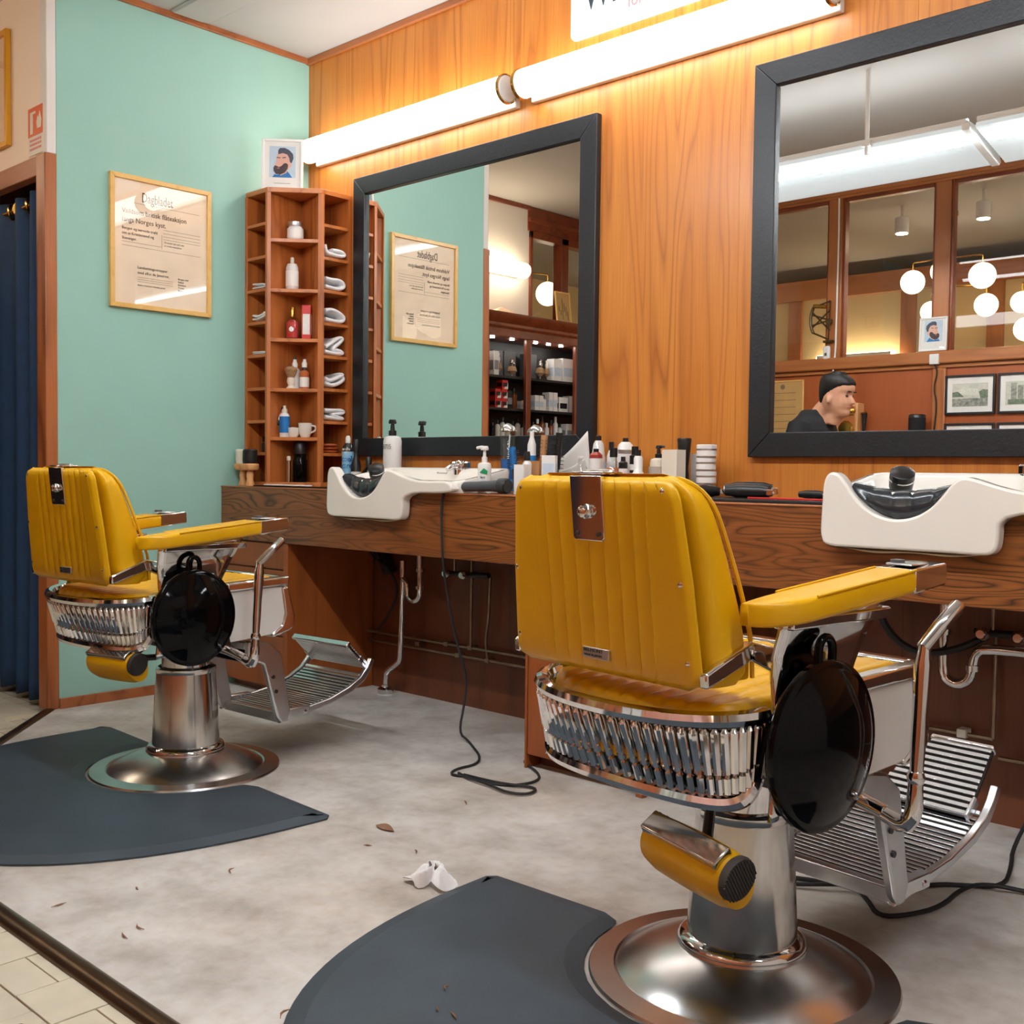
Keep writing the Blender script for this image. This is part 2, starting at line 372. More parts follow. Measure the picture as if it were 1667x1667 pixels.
# timber wall behind the mirrors
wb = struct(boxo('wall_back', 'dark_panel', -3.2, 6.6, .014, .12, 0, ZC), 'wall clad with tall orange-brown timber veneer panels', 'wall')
for k in range(11):
    boxo('panel', 'wall_wood', k * .6 + .0003, (k + 1) * .6 - .0003, 0, .016, .89, ZC, wb, .0006)
    boxo('lower_panel', 'dark_panel', k * .6 + .0003, (k + 1) * .6 - .0003, 0, .016, 0.0, .888, wb, .0006)  # shade below the counter is put into this darker timber colour
# green stub wall
struct(boxo('wall_left', 'green_paint', -.06, 0, -1.235, .014, 0, ZC), 'mint green painted side wall', 'wall')
struct(boxo('trim_3', 'trim_wood', 0, .016, -1.235, 0, ZC - .026, ZC, None, .003), 'thin brown wooden trim along the top of the green wall', 'trim')
struct(boxo('trim_4', 'trim_wood', 0, 6.6, -.018, 0, ZC - .03, ZC, None, .003), 'thin brown wooden trim along the top of the timber wall', 'trim')
struct(boxo('trim_5', 'white_paint', -.06, .0, -1.275, -1.235, 2.245, ZC, None, .004), 'white corner strip on the upper end of the green wall', 'trim')
struct(boxo('baseboard_left', 'trim_wood', 0, .012, -1.235, -.49, 0, .042, None, .002), 'low brown wooden baseboard under the green wall', 'baseboard')
# doorway with curtain, peach wall above
dr = thing('door_1', 'orange-brown wooden frame of the curtained doorway', 'door frame', (0, 0, 0), kind='structure')
boxo('jamb', 'jamb_wood', -.078, .003, -1.285, -1.235, 0, 2.245, dr, .004)
boxo('jamb', 'jamb_wood', -1.10, -1.02, -1.285, -1.235, 0, 2.245, dr, .004)
boxo('lintel', 'trim_wood', -1.02, -.078, -1.28, -1.235, 2.165, 2.245, dr, .004)
struct(boxo('wall_doorway', 'peach_paint', -1.16, -.06, -1.272, -1.22, 2.245, ZC), 'peach painted wall above the curtained doorway', 'wall')
struct(boxo('wall_closet', 'beige_paint', -1.24, -1.16, -1.24, .014, 0, ZC), 'dim beige wall of the back room behind the curtain', 'wall')
# far left wall with interior window
wl = thing('wall_far_left', 'white painted wall beside the display cabinet', 'wall', kind='structure')
YA, YB = -2.89, -3.76
boxo('wall_face', 'white_paint', -1.24, -1.16, YA, -1.24, 0, ZC, wl)
boxo('wall_face', 'white_paint', -1.24, -1.16, -3.86, YA, 0, 2.10, wl)
boxo('frieze', 'mahogany', -1.24, -1.15, -3.80, YA + .02, 2.78, ZC, wl, .004)
boxo('moulding', 'mahogany', -1.16, -1.13, -3.80, YA + .02, 2.845, 2.875, wl, .004)
boxo('top_trim', 'mahogany', -1.16, -1.14, YA, -1.28, ZC - .03, ZC, wl, .003)
w1 = thing('window_1', 'wooden framed interior window above the display cabinet', 'window', kind='structure')
for y0, y1 in ((YA - .03, YA + .0), (-3.33, -3.25), (YB - .04, YB)): boxo('stile', 'mahogany_v', -1.235, -1.145, y0, y1, 2.10, 2.78, w1, .004)
boxo('window_rail', 'mahogany', -1.235, -1.145, YB, YA, 2.10, 2.15, w1, .004); boxo('window_rail', 'mahogany', -1.235, -1.145, YB, YA, 2.73, 2.78, w1, .004)
boxo('glass_pane', 'window_pane', -1.202, -1.198, -3.25, YA - .03, 2.15, 2.73, w1); boxo('glass_pane', 'window_pane', -1.202, -1.198, YB, -3.33, 2.15, 2.73, w1)
# glazed partition opposite the mirrors
wf = thing('wall_front', 'panelled brown timber partition with a row of windows', 'wall', kind='structure')
YP = -3.8
boxo('top_beam', 'partition_wood', -1.24, 6.6, YP - .07, YP + .015, 2.86, ZC, wf, .004)
boxo('beam_moulding', 'partition_wood', -1.24, 6.6, YP - .02, YP + .03, 2.875, 2.90, wf, .004)
boxo('sill_rail', 'partition_wood', -1.24, 6.6, YP - .07, YP + .05, 1.705, 1.785, wf, .008)
boxo('sill_rail', 'partition_wood', -1.24, 6.6, YP - .07, YP + .018, 1.678, 1.705, wf, .004)
px = [.115 + .7325 * k for k in range(-2, 9)]
for x in px:
    boxo('post', 'partition_wood_v', x - .05, x + .05, YP - .07, YP + .02, 1.785, 2.86, wf, .006)
    boxo('post', 'partition_wood_v', x - .042, x + .042, YP - .07, YP + .02, -.01, 1.678, wf, .006)
for n, (a, c) in enumerate(zip(px[:-1], px[1:])):
    boxo('panel', 'red_panel', a + .042, c - .042, YP - .05, YP - .004, -.01, 1.678, wf)
    w = thing('window_%d' % (n + 2), 'fixed window of the timber partition, number %d from the far left corner' % (n + 1), 'window', kind='structure')
    for x0, x1 in ((a + .05, a + .066), (c - .066, c - .05)): boxo('bead', 'mahogany_v', x0, x1, YP - .05, YP + .005, 1.785, 2.86, w, .003)
    boxo('bead', 'mahogany', a + .066, c - .066, YP - .05, YP + .005, 2.835, 2.86, w, .003)
    boxo('glass_pane', 'window_pane', a + .066, c - .066, YP - .034, YP - .030, 1.785, 2.835, w)
# rooms beyond the partition and beyond the far-left window
struct(boxo('wall_right', 'white_paint', 6.6, 6.7, -7.2, .1, -.1, ZC), 'white wall closing the room on the right', 'wall')
struct(boxo('wall_beyond', 'beige_paint', -3.2, 6.6, -7.3, -7.2, -.1, ZC), 'warm beige far wall of the neighbouring room', 'wall')
struct(boxo('wall_beyond_left', 'beige_paint', -3.3, -3.2, -7.2, .1, -.1, ZC), 'warm beige end wall of the neighbouring room', 'wall')
wz = thing('wall_lobby', 'lobby front of brown timber and pale glass in the next room', 'wall', kind='structure')
boxo('beam', 'partition_wood', -3.1, 6.6, -6.5, -6.42, 2.65, 2.84, wz, .005)
for x in (-2.2, -.9, .22, .98, 2.4, 3.8, 5.2): boxo('post', 'partition_wood_v', x - .07, x + .07, -6.5, -6.43, 0, 2.65, wz, .005)
for a, c in zip((-2.2, -.9, .22, .98, 2.4, 3.8), (-.9, .22, .98, 2.4, 3.8, 5.2)): boxo('pale_pane', 'beige_paint', a + .07, c - .07, -6.49, -6.46, .4, 2.65, wz)
for z in (.3, 1.5): boxo('rail', 'partition_wood', -3.1, 6.6, -6.495, -6.43, z, z + .1, wz, .004)

# ================================================================== LAMPS ON THE TIMBER WALL
RX = Matrix.Rotation(PI / 2, 4, 'Y')           # turns the lathe axis from z to x
def wall_tube(x0, x1, z, label):
    t = thing('wall_lamp', label, 'lamp', (x0, 0, z), group='tube lamps above the mirrors')
    L = x1 - x0
    MB().box(.02, L - .01, -.028, 0, -.058, .055).build('base_plate', 'white_enamel', t, .004)
    MB().lathe([(.054, .024), (.054, L - .024)], 32, Matrix.Translation((0, -.078, 0)) @ RX).build('diffuser_tube', 'tube_glow', t)
    for pr_ in ([(.03, 0), (.048, .004), (.054, .012), (.054, .024)], [(.054, L - .024), (.054, L - .012), (.048, L - .004), (.03, L)]): MB().lathe(pr_, 32, Matrix.Translation((0, -.078, 0)) @ RX).build('end_cap', 'white_enamel', t)
    for x in (.008, L - .022):
        MB().lathe([(.0552, 0), (.0585, .002), (.0585, .012), (.0552, .014)], 32, Matrix.Translation((x, -.078, 0)) @ RX, close=False).build('brass_ring', 'brass', t)
    return t
wall_tube(.075, 1.405, 2.487, 'glowing tube lamp on timber wall nearest the green wall')
wall_tube(1.455, 2.775, 2.487, 'glowing tube lamp below the white lettered sign')
tag(MB().tube([(1.40, -.03, 2.487), (1.43, -.035, 2.48), (1.458, -.03, 2.487)], .007, 8, 2).build('lamp_cable', 'grey_plastic'), 'short grey cable linking the two tube lamps', 'cable')
# white lettered sign (upper edge leaves the picture)
sg = thing('shop_sign', 'white rounded sign with dark and pink lettering above the lamps', 'sign', (1.657, -.01, 2.617))
R = .03; pts = []
for cx, cz, a0 in ((R, R, PI), (1.25 - R, R, 1.5 * PI), (1.25 - R, .32 - R, 0), (R, .32 - R, .5 * PI)):
    for k in range(7): a = a0 + k * PI / 12; pts.append((cx + R * math.cos(a), cz + R * math.sin(a)))
MB().prism(pts, 0, .01, 1).build('board', 'white_plastic', sg, .002)
text_mesh('lettering', 'WIN', .17, 'teal_print', sg, frame_mtx((.065, -.0008, .098), (1, 0, 0), (0, 0, 1)), squeeze=.72)
text_mesh('lettering', 'for  velse', .066, 'pink_print', sg, frame_mtx((.27, -.0008, .058), (1, 0, 0), (0, 0, 1)), squeeze=.9)

# ================================================================== MIRRORS
def mirror(x0, x1, z0, z1, label):
    t = thing('wall_mirror', label, 'mirror', (x0, 0, z0))
    W, H, F = x1 - x0, z1 - z0, .080
    mem = [[(0, 0), (W, 0), (W - F, F), (F, F)], [(0, H), (F, H - F), (W - F, H - F), (W, H)],
           [(0, 0), (F, F), (F, H - F), (0, H)], [(W, 0), (W, H), (W - F, H - F), (W - F, F)]]
    for p in mem: MB().prism(p, -.030, 0, 1).build('frame_side', 'black_wood', t, .003)
    MB().box(F - .004, W - F + .004, -.014, -.004, F - .004, H - F + .004).build('mirror_glass', 'mirror', t)
mirror(.381, 1.807, 1.055, 2.322, 'black framed mirror beside the corner shelf, reflecting the green wall')
mirror(2.468, 3.894, 1.05, 2.333, 'black framed mirror on the right, reflecting the glazed partition')

# ================================================================== COUNTER AND CABINETS
ct = thing('counter', 'long dark oak counter along the timber wall with thick front board', 'counter')
boxo('front_board', 'counter_wood', .0, 5.6, -.48, -.455, .673, .908, ct, .003)
boxo('worktop', 'counter_wood', .0, 5.6, -.455, -.001, .878, .908, ct)
boxo('lipping', 'trim_wood', .0, 5.6, -.483, -.445, .906, .912, ct, .002)
dc = thing('drawer_cabinet', 'low wooden drawer cabinet under the counter beside the green wall', 'cabinet')
boxo('body', 'cabinet_wood', .012, .505, -.452, -.002, .03, .672, dc, .002)
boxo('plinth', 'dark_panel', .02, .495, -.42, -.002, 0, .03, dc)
boxo('side_panel', 'cabinet_wood', .475, .507, -.474, -.002, .0, .672, dc, .002)
for z0, z1 in ((.558, .668), (.44, .552), (.27, .434), (.04, .264)): boxo('drawer', 'cabinet_wood', .014, .471, -.47, -.45, z0, z1, dc, .003)
mc = thing('base_cabinet', 'orange-brown base cabinet under the counter behind the near chair', 'cabinet')
boxo('body', 'cabinet_wood', 1.945, 2.42, -.50, -.002, .04, .671, mc)
boxo('door', 'cabinet_wood', 1.945, 2.42, -.525, -.502, .046, .672, mc, .003)
boxo('side_panel', 'cabinet_wood', 1.936, 1.945, -.53, -.002, 0, .672, mc, .002)
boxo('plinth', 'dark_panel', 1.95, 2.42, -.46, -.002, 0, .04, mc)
boxo('foot', 'cabinet_wood', 2.40, 2.425, -.53, -.46, 0, .046, mc, .002)
# ================================================================== BASINS
def basin(x0, label):
    t = thing('shampoo_basin', label, 'sink', (x0, 0, 0), group='backwash basins on the counter')
    pr = [(.012, .806), (.001, .835), (.0, .86), (.004, .937), (.006, .975), (.017, .999), (.035, 1.004), (.053, .995), (.072, .972), (.094, .940), (.123, .912), (.162, .890), (.205, .882), (.252, .890),
          (.292, .912), (.322, .945), (.348, .980), (.372, .995), (.40, .991), (.453, .973), (.517, .959), (.58, .954), (.65, .957), (.70, .955), (.725, .940), (.728, .911), (.462, .911), (.462, .835), (.452, .812), (.43, .804), (.36, .806), (.1, .806)]
    sp_ = pr
    for _ in range(2): sp_ = [q for a, c in zip(sp_, sp_[1:] + sp_[:1]) for q in ((a[0] * .75 + c[0] * .25, a[1] * .75 + c[1] * .25), (a[0] * .25 + c[0] * .75, a[1] * .25 + c[1] * .75))]
    MB().prism(sp_, -.527, -.484, 1).build('neck_panel', 'ceramic', t, .013, 60, segs=3)
    rng = []
    def rr(x0, x1, y0, y1, r, z):
        out = []
        for cx, cy, a0 in ((x1 - r, y1 - r, 0), (x0 + r, y1 - r, .5 * PI), (x0 + r, y0 + r, PI), (x1 - r, y0 + r, 1.5 * PI)):
            for k in range(7):
                a = a0 + k * PI / 12; y = cy + r * math.sin(a)
                out.append(Vector((cx + r * math.cos(a), y, z(y) if callable(z) else z)))
        return out
    top = lambda y: .952 + (y + .49) / .29 * .052
    rng = [rr(.0, .718, -.49, -.20, .04, .9125), rr(-.005, .722, -.495, -.195, .045, lambda y: top(y) - .008), rr(.0, .718, -.49, -.20, .04, top), rr(.02, .70, -.46, -.222, .035, top),
           rr(.03, .69, -.45, -.235, .04, lambda y: top(y) - .012), rr(.06, .65, -.43, -.26, .05, .918)]
    MB().rings(rng).build('bowl', 'ceramic', t, 0, 60)
    # raw underside lumps and neck rest
    MB().grid(lambda u, v: (.04 + .39 * u, -.52 + .035 * v, .806 - .018 * math.sin(PI * u) * (.7 + .3 * math.sin(9 * u)) * math.sin(PI * (.15 + .7 * v))), 26, 4).build('underside', 'raw_ceramic', t)
    prx = [p for p in pr[6:18]]
    def cut(x):
        for (a, za), (c, zc) in zip(prx[:-1], prx[1:]):
            if a <= x <= c: return za + (zc - za) * (x - a) / (c - a)
        return 1.0
    rings = []
    for i in range(41):
        u = i / 40; x = .078 + u * .262; zl = max(cut(x) - .004, .876); s = abs(2 * u - 1)
        zt = .960 + .018 * s ** 2
        lobe = .90 + .10 * min(1, abs(math.sin(u * PI * 5)) ** .4)
        if zt - zl < .012: zl = zt - .012
        cz = (zl + zt) / 2; rz = (zt - zl) / 2; ry = .038 * lobe
        rings.append([Vector((x, -.474 + ry * math.cos(a) * (1.0 if math.sin(a) < 0 else .8), cz + rz * math.sin(a) * (1 if math.sin(a) < 0 else lobe))) for a in [2 * PI * k / 18 for k in range(18)]])
    MB().rings(rings).build('neck_rest', 'black_gel', t, 0, 70)
    sp = Matrix.Translation((.165, -.40, .975)) @ Matrix.Rotation(.35, 4, 'Y') @ Matrix.Rotation(.5, 4, 'X')
    hd = MB().lathe([(.014, -.05), (.02, -.03), (.03, -.012), (.032, .012), (.032, .034), (.026, .038)], 20, sp).build('shower_head', 'black_plastic', t)
    MB().lathe([(.0326, .014), (.0326, .018)], 20, sp, False).build('trim_ring', 'chrome', hd)
    MB().tube([(.155, -.41, .95), (.11, -.38, .945), (.10, -.34, .935), (.14, -.30, .928), (.22, -.29, .924)], .009, 8, 2).build('hose', 'black_plastic', t)
    fx = MB().lathe([(.026, .965), (.026, .985), (.022, .99), (.022, 1.01), (.018, 1.02)], 18, Matrix.Translation((.45, -.215, .012))).build('tap', 'chrome', t)
    MB().tube([(.45, -.215, 1.012), (.45, -.26, 1.012), (.45, -.285, .998)], .011, 10, 1).build('spout', 'chrome', fx)
    for dx in (-.035, .035):
        MB().lathe([(.012, .965), (.012, .99), (.017, .992), (.017, 1.012), (.012, 1.016)], 8, Matrix.Translation((.45 + dx, -.212, .012))).build('tap_handle', 'chrome', fx)
    if x0 < 2: text_mesh('maker_mark', 'Porsgrund', .014, 'grey_print', t, frame_mtx((.34, -.2365, .978), (1, 0, 0), (0, 0, 1)))
    return t
plain('black_gel', rgb(34, 40, 46), .22, var=.08, coat=.2)
basin(.842, 'white ceramic shampoo basin near the corner shelf, behind the far chair')
basin(2.992, 'white ceramic shampoo basin on the right below the partition mirror')

# ================================================================== PIPES UNDER THE COUNTER
def pipe_thing(name, label, cat, parts):
    t = thing(name, label, cat)
    for pn, mt, path, r, sm in parts: MB().tube(path, r, 10, sm).build(pn, mt, t)
    return t
dp = pipe_thing('drain_pipe', 'chrome drain pipe with trap under the far basin', 'pipe', [
    ('tailpiece', 'chrome', [(.923, -.09, .672), (.923, -.09, .56)], .015, 0),
    ('trap', 'chrome', [(.923, -.09, .57), (.926, -.09, .48), (.918, -.09, .445), (.885, -.09, .428), (.85, -.09, .445), (.84, -.09, .48), (.838, -.09, .51), (.81, -.09, .525)], .0135, 2),
    ('standpipe', 'chrome', [(.812, -.09, .60), (.812, -.09, .40), (.80, -.09, .175), (.788, -.088, .155), (.695, -.075, .10), (.684, -.072, .08), (.682, -.072, .0)], .0135, 1)])
MB().lathe([(.036, 0), (.036, .02), (.030, .026), (.018, .03), (.018, .04)], 24, Matrix.Translation((.682, -.072, 0))).build('floor_collar', 'chrome', dp)
for z in (.56, .485): MB().lathe([(.02, 0), (.02, .014)], 16, Matrix.Translation((.924, -.09, z))).build('nut', 'chrome', dp)
wp = pipe_thing('water_pipe', 'thin horizontal copper water pipes on the panel under the far basin', 'pipe', [
    ('run', 'copper_pipe', [(.51, -.03, .257), (1.935, -.03, .257)], .007, 0), ('run', 'copper_pipe', [(.51, -.03, .217), (1.935, -.03, .217)], .007, 0),
    ('riser', 'copper_pipe', [(1.174, -.03, .257), (1.176, -.03, .55)], .0065, 0),
    ('riser', 'copper_pipe', [(1.275, -.03, .217), (1.258, -.03, .30), (1.278, -.03, .40), (1.283, -.03, .56)], .0065, 2)])
for x, z in ((.85, .237), (1.03, .257), (1.174, .257), (1.275, .217), (1.1, .217)): MB().box(x - .012, x + .012, -.04, -.002, z - .01, z + .01).build('pipe_clip', 'copper_pipe', wp, .002)
def valves(x, z, label):
    t = thing('valve_set', label, 'valve')
    MB().tube([(x - .03, -.045, z), (x + .22, -.045, z + .005)], .011, 10).build('manifold', 'black_plastic', t)
    for dx in (0, .10):
        MB().lathe([(.018, 0), (.02, .008), (.02, .02), (.012, .03)], 12, Matrix.Translation((x + dx, -.06, z)) @ Matrix.Rotation(PI / 2, 4, 'X')).build('knob', 'chrome', t)
        MB().tube([(x + dx + .02, -.045, z), (x + dx + .02, -.045, .69)], .006, 8).build('feed', 'copper_pipe', t)
    return t
valves(1.07, .562, 'dark water valves with small chrome knobs under the far basin')
valves(3.26, .552, 'pair of chrome knobbed water valves under the right basin')
dp2 = pipe_thing('drain_pipe', 'chrome drain trap under the right basin', 'pipe', [
    ('trap', 'chrome', [(3.157, -.09, .672), (3.158, -.09, .45), (3.166, -.09, .415), (3.20, -.09, .40), (3.236, -.09, .42), (3.243, -.09, .46), (3.25, -.09, .50), (3.28, -.09, .516), (3.70, -.09, .516)], .015, 2)])
for p in ((3.158, .55), (3.243, .455)): MB().lathe([(.021, -.008), (.021, .008)], 16, Matrix.Translation((p[0], -.09, p[1]))).build('nut', 'chrome', dp2)
wp2 = pipe_thing('water_pipe', 'thin pale water pipes on the panel under the right basin', 'pipe', [
    ('run', 'copper_pipe', [(2.45, -.03, .254), (3.283, -.03, .25)], .006, 0), ('riser', 'copper_pipe', [(3.283, -.03, .25), (3.283, -.03, .54)], .006, 0),
    ('run', 'copper_pipe', [(3.30, -.03, .198), (4.4, -.03, .198)], .006, 0), ('riser', 'copper_pipe', [(3.385, -.03, .198), (3.385, -.03, .54)], .006, 0)])
MB().box(3.185, 3.212, -.045, -.002, .24, .265).build('pipe_clip', 'white_plastic', wp2, .002)
tag(MB().tube([(2.99, -.2, .67), (3.0, -.17, .60), (3.02, -.15, .54), (3.07, -.14, .497), (3.125, -.13, .484), (3.21, -.1, .506), (3.27, -.06, .546)], .011, 8, 2).build('rubber_hose', 'rubber_black'), 'black rubber hose looping below the right basin', 'hose')
tag(MB().tube([(.56, -.1, .672), (.60, -.08, .60), (.70, -.06, .55), (.72, -.03, .45), (.64, -.03, .33), (.58, -.03, .27)], .006, 8, 2).build('power_cable', 'rubber_black'), 'black power cable hanging under the counter beside the drawer cabinet', 'cable')
pk = thing('power_strip', 'black power strip under the counter near the drawer cabinet', 'power strip', (.62, -.035, .61), 0)
MB().box(-.02, .02, -.03, .03, -.09, .04, Matrix.Rotation(-.5, 4, 'Y')).build('body', 'rubber_black', pk, .006)
MB().box(-.02, .02, -.05, -.03, -.02, .02, Matrix.Rotation(-.5, 4, 'Y')).build('plug', 'black_plastic', pk, .004)

# ================================================================== PRINTS ON THE LEFT
def portrait(parent, mtx, w, h, smile=False):
    """flat printed portrait of a bearded man, drawn in a w x h field"""
    def poly(name, pts, mat, k):
        q = [mtx @ Vector((u * w, v * h, .0004 * k)) for u, v in pts]; q2 = [mtx @ Vector((u * w, v * h, .0004 * (k + 1))) for u, v in pts]
        n = len(q); MB().add(q + q2, [tuple(reversed(range(n))), tuple(range(n, 2 * n))] + [(i, (i + 1) % n, n + (i + 1) % n, n + i) for i in range(n)]).build(name, mat, parent)
    poly('photo_ground', [(0, 0), (1, 0), (1, 1), (0, 1)], 'pale_blue_print', 0)
    poly('photo_shirt', [(.12, 0), (.88, 0), (.80, .10), (.70, .20), (.5, .12), (.28, .08), (.2, .1)], 'blue_print', 1)
    poly('photo_neck', [(.42, .05), (.66, .15), (.76, .34), (.5, .3)], 'portrait_skin', 2)
    poly('photo_face', [(.20, .36), (.28, .52), (.27, .62), (.31, .74), (.5, .82), (.74, .74), (.84, .48), (.84, .36), (.77, .30), (.62, .2), (.3, .2)], 'portrait_skin', 3)
    poly('photo_beard', [(.16, .30), (.21, .38), (.30, .36), (.36, .33), (.46, .36), (.56, .45), (.66, .46), (.72, .40), (.70, .28), (.60, .16), (.45, .10), (.26, .10), (.17, .2)], 'portrait_beard', 4)
    poly('photo_hair', [(.34, .74), (.33, .86), (.40, .94), (.58, .95), (.76, .88), (.90, .76), (.92, .62), (.85, .46), (.78, .50), (.76, .62), (.68, .74), (.52, .78)], 'portrait_hair', 4)
    poly('photo_brow', [(.28, .62), (.42, .61), (.42, .64), (.28, .645)], 'portrait_hair', 5); poly('photo_brow', [(.50, .61), (.64, .63), (.62, .66), (.5, .64)], 'portrait_hair', 5)
    poly('photo_mouth', [(.27, .29), (.40, .31), (.38, .28)], 'pink_print', 5)
def framed(name, label, cat, mtx, w, h, fw, depth, fmat, inner, group=None, mat_in='paper_white'):
    """picture frame whose lower left corner is at mtx: four frame members, backing, pane"""
    t = thing(name, label, cat, group=group); t.matrix_world = mtx
    for p in ([(0, 0), (w, 0), (w - fw, fw), (fw, fw)], [(0, h), (fw, h - fw), (w - fw, h - fw), (w, h)], [(0, 0), (fw, fw), (fw, h - fw), (0, h)], [(w, 0), (w, h), (w - fw, h - fw), (w - fw, fw)]):
        MB().prism(p, 0, depth, 2).build('frame_side', fmat, t, .002)
    MB().box(fw * .8, w - fw * .8, fw * .8, h - fw * .8, .001, depth * .45).build('print', mat_in, t)
    inner(t, depth * .45)
    MB().box(fw * .9, w - fw * .9, fw * .9, h - fw * .9, depth * .62, depth * .66).build('glass_pane', 'poster_pane', t)
    return t
def newspaper(t, d):
    W, H = .476, .558
    def tx(s, u, v, size, mat='ink', sq=1.0): text_mesh('lettering', s, size, mat, t, Matrix.Translation((u, v, d + .0008)), .0004, squeeze=sq)
    def rule(u0, u1, v, th=.0012): MB().box(u0, u1, v, v + th, d, d + .0006).build('rule', 'faded_ink', t)
    tx('Dagbladet', .145, .455, .058, sq=.62)
    tx('Voldsom britisk flåteaksjon', .055, .398, .030, sq=.92); tx('langs Norges kyst.', .055, .362, .030, sq=.92)
    tx('Bergen og sørnede trafd', .055, .330, .0165); tx('om at Kristiansand og', .055, .309, .0165); tx('Stavanger.', .055, .288, .0165)
    for v in (.352, .338, .324, .312): rule(.245, .425, v)
    tx('De norske tapt og 8. visse', .25, .298, .009, 'faded_ink'); tx('er norske krigsmakten.', .25, .284, .009, 'faded_ink')
    rule(.055, .235, .278); rule(.055, .425, .262); rule(.06, .42, .445); rule(.238, .239, .27, .06)
    tx('Landsettings-tropper', .125, .172, .0165); tx('med «Rio de Janeiro».', .125, .15, .0165)
    for v in (.135, .126, .117): rule(.125, .29, v)
    tx('Styrken ved de hær vil landets grense.', .125, .10, .0085)
    for k, s in enumerate(('Bergen sivil', 'Stabel', 'Kristians', 'Troms', 'Bergenhus')): tx(s, .315, .148 - .0125 * k, .011)
framed('framed_newspaper', 'framed old newspaper front page on the green wall', 'picture', frame_mtx((.001, -1.018, 1.665), (0, 1, 0), (0, 0, 1)), .476, .558, .02, .02, 'pine_frame', newspaper, mat_in='newsprint')
def plain_print(t, d): MB().box(.10, .36, .09, .40, d, d + .0008).build('drawing', 'newsprint', t)
framed('framed_picture', 'gold framed print above the curtained doorway', 'picture', frame_mtx((-.80, -1.273, 2.335), (1, 0, 0), (0, 0, 1)), .462, .482, .022, .022, 'gold_frame', plain_print, mat_in='peach_print') if plain('gold_frame', rgb(222, 160, 36), .35, .3) and plain('peach_print', rgb(240, 206, 172), .6) else None
fs = thing('extinguisher_sign', 'orange and white fire extinguisher sign beside the white corner strip', 'sign', (-.165, -1.2745, 2.255))
MB().box(0, .135, -.002, 0, 0, .19).build('plate', 'cream_plastic', fs); MB().box(0, .135, -.003, -.002, .075, .19).build('orange_field', 'orange_sign', fs)
MB().box(.02, .045, -.004, -.003, .085, .165).build('pictogram', 'cream_plastic', fs); MB().box(.02, .07, -.004, -.003, .163, .172).build('pictogram', 'cream_plastic', fs)
MB().prism([(.085, .10), (.12, .10), (.125, .13), (.11, .165), (.098, .14), (.09, .15), (.08, .125)], -.004, -.003, 1).build('pictogram', 'cream_plastic', fs)
for z in (.055, .038, .02): MB().box(.015, .12, -.0032, -.002, z, z + .008).build('text_line', 'pink_print', fs)
# curtain on a brass rod
cr = thing('curtain', 'dark navy curtain hanging on brass rings in the doorway', 'curtain')
def cf(u, v):
    x = -.098 - u * .90; ph = u * 2 * PI * 5.0
    flare = 1 + .5 * (1 - v)
    return (x, -1.205 + .036 * math.sin(ph) * flare * (.7 + .3 * math.sin(3.1 * u * PI)), .012 + v * 2.125 + .01 * math.sin(ph * 1.0) * (1 - v))
MB().grid(cf, 150, 26).build('cloth', 'navy_cloth', cr, 0, 80).modifiers.new('solid', 'SOLIDIFY').thickness = .004
MB().tube([(-1.03, -1.205, 2.095), (-.07, -1.205, 2.095)], .012, 12).build('rod', 'brass', cr)
ring0 = None
for k in range(10):
    u = (k + .5) / 10; x = -.098 - u * .9
    MB().lathe([(.022, -.004), (.034, -.004), (.036, 0), (.034, .004), (.022, .004), (.020, 0), (.022, -.004)], 18, Matrix.Translation((x, -1.205, 2.095)) @ Matrix.Rotation(PI / 2, 4, 'Y') @ Matrix.Rotation((.7 if k % 2 else -.7), 4, 'X'), False).build('grommet', 'brass', cr)

# ================================================================== CORNER SHELF
sh = thing('corner_shelf', 'tall open wooden corner shelf standing on the counter', 'shelf', (0, 0, .9125))
A_, B_, C_, D_, AP = (.003, -.355), (.178, -.357), (.34, -.176), (.336, -.003), (.125, -.125)
Z0 = .9125; ZT = 2.257 - Z0
outline = [(.003, -.003), A_, B_, C_, D_]
MB().prism(outline, ZT - .022, ZT).build('top_board', 'shelf_wood_flat', sh, .002); MB().prism(outline, 0, .018).build('base_board', 'shelf_wood_flat', sh, .002)
MB().box(.003, .017, -.355, -.003, .018, ZT - .022).build('side_board', 'shelf_wood', sh, .002)
MB().box(.017, .336, -.017, -.003, .018, ZT - .022).build('back_board', 'shelf_wood', sh, .002)
def board(a, c, th):
    d = Vector((c[0] - a[0], c[1] - a[1])).normalized(); n = Vector((-d.y, d.x)) * th / 2
    return [(a[0] + n.x, a[1] + n.y), (c[0] + n.x, c[1] + n.y), (c[0] - n.x, c[1] - n.y), (a[0] - n.x, a[1] - n.y)]
MB().prism(board((.170, -.350), AP, .016), .018, ZT - .022).build('divider', 'shelf_wood', sh, .002); MB().prism(board((.332, -.172), AP, .016), .018, ZT - .022).build('divider', 'shelf_wood', sh, .002)
MB().prism([(.164, -.357), (.178, -.357), (.188, -.343), (.166, -.339)], .018, ZT - .022).build('stile', 'shelf_wood', sh, .001); MB().prism([(.34, -.176), (.34, -.160), (.322, -.164), (.326, -.186)], .018, ZT - .022).build('stile', 'shelf_wood', sh, .001)
MB().box(.003, .012, -.357, -.352, .018, ZT - .022).build('stile', 'shelf_wood', sh)
MB().box(.328, .338, -.019, -.003, .018, ZT - .022).build('stile', 'shelf_wood', sh)
SIDE = [2.105, 1.957, 1.809, 1.661, 1.512, 1.362, 1.213, 1.066]
MID = [2.031, 1.806, 1.583, 1.357, 1.136]
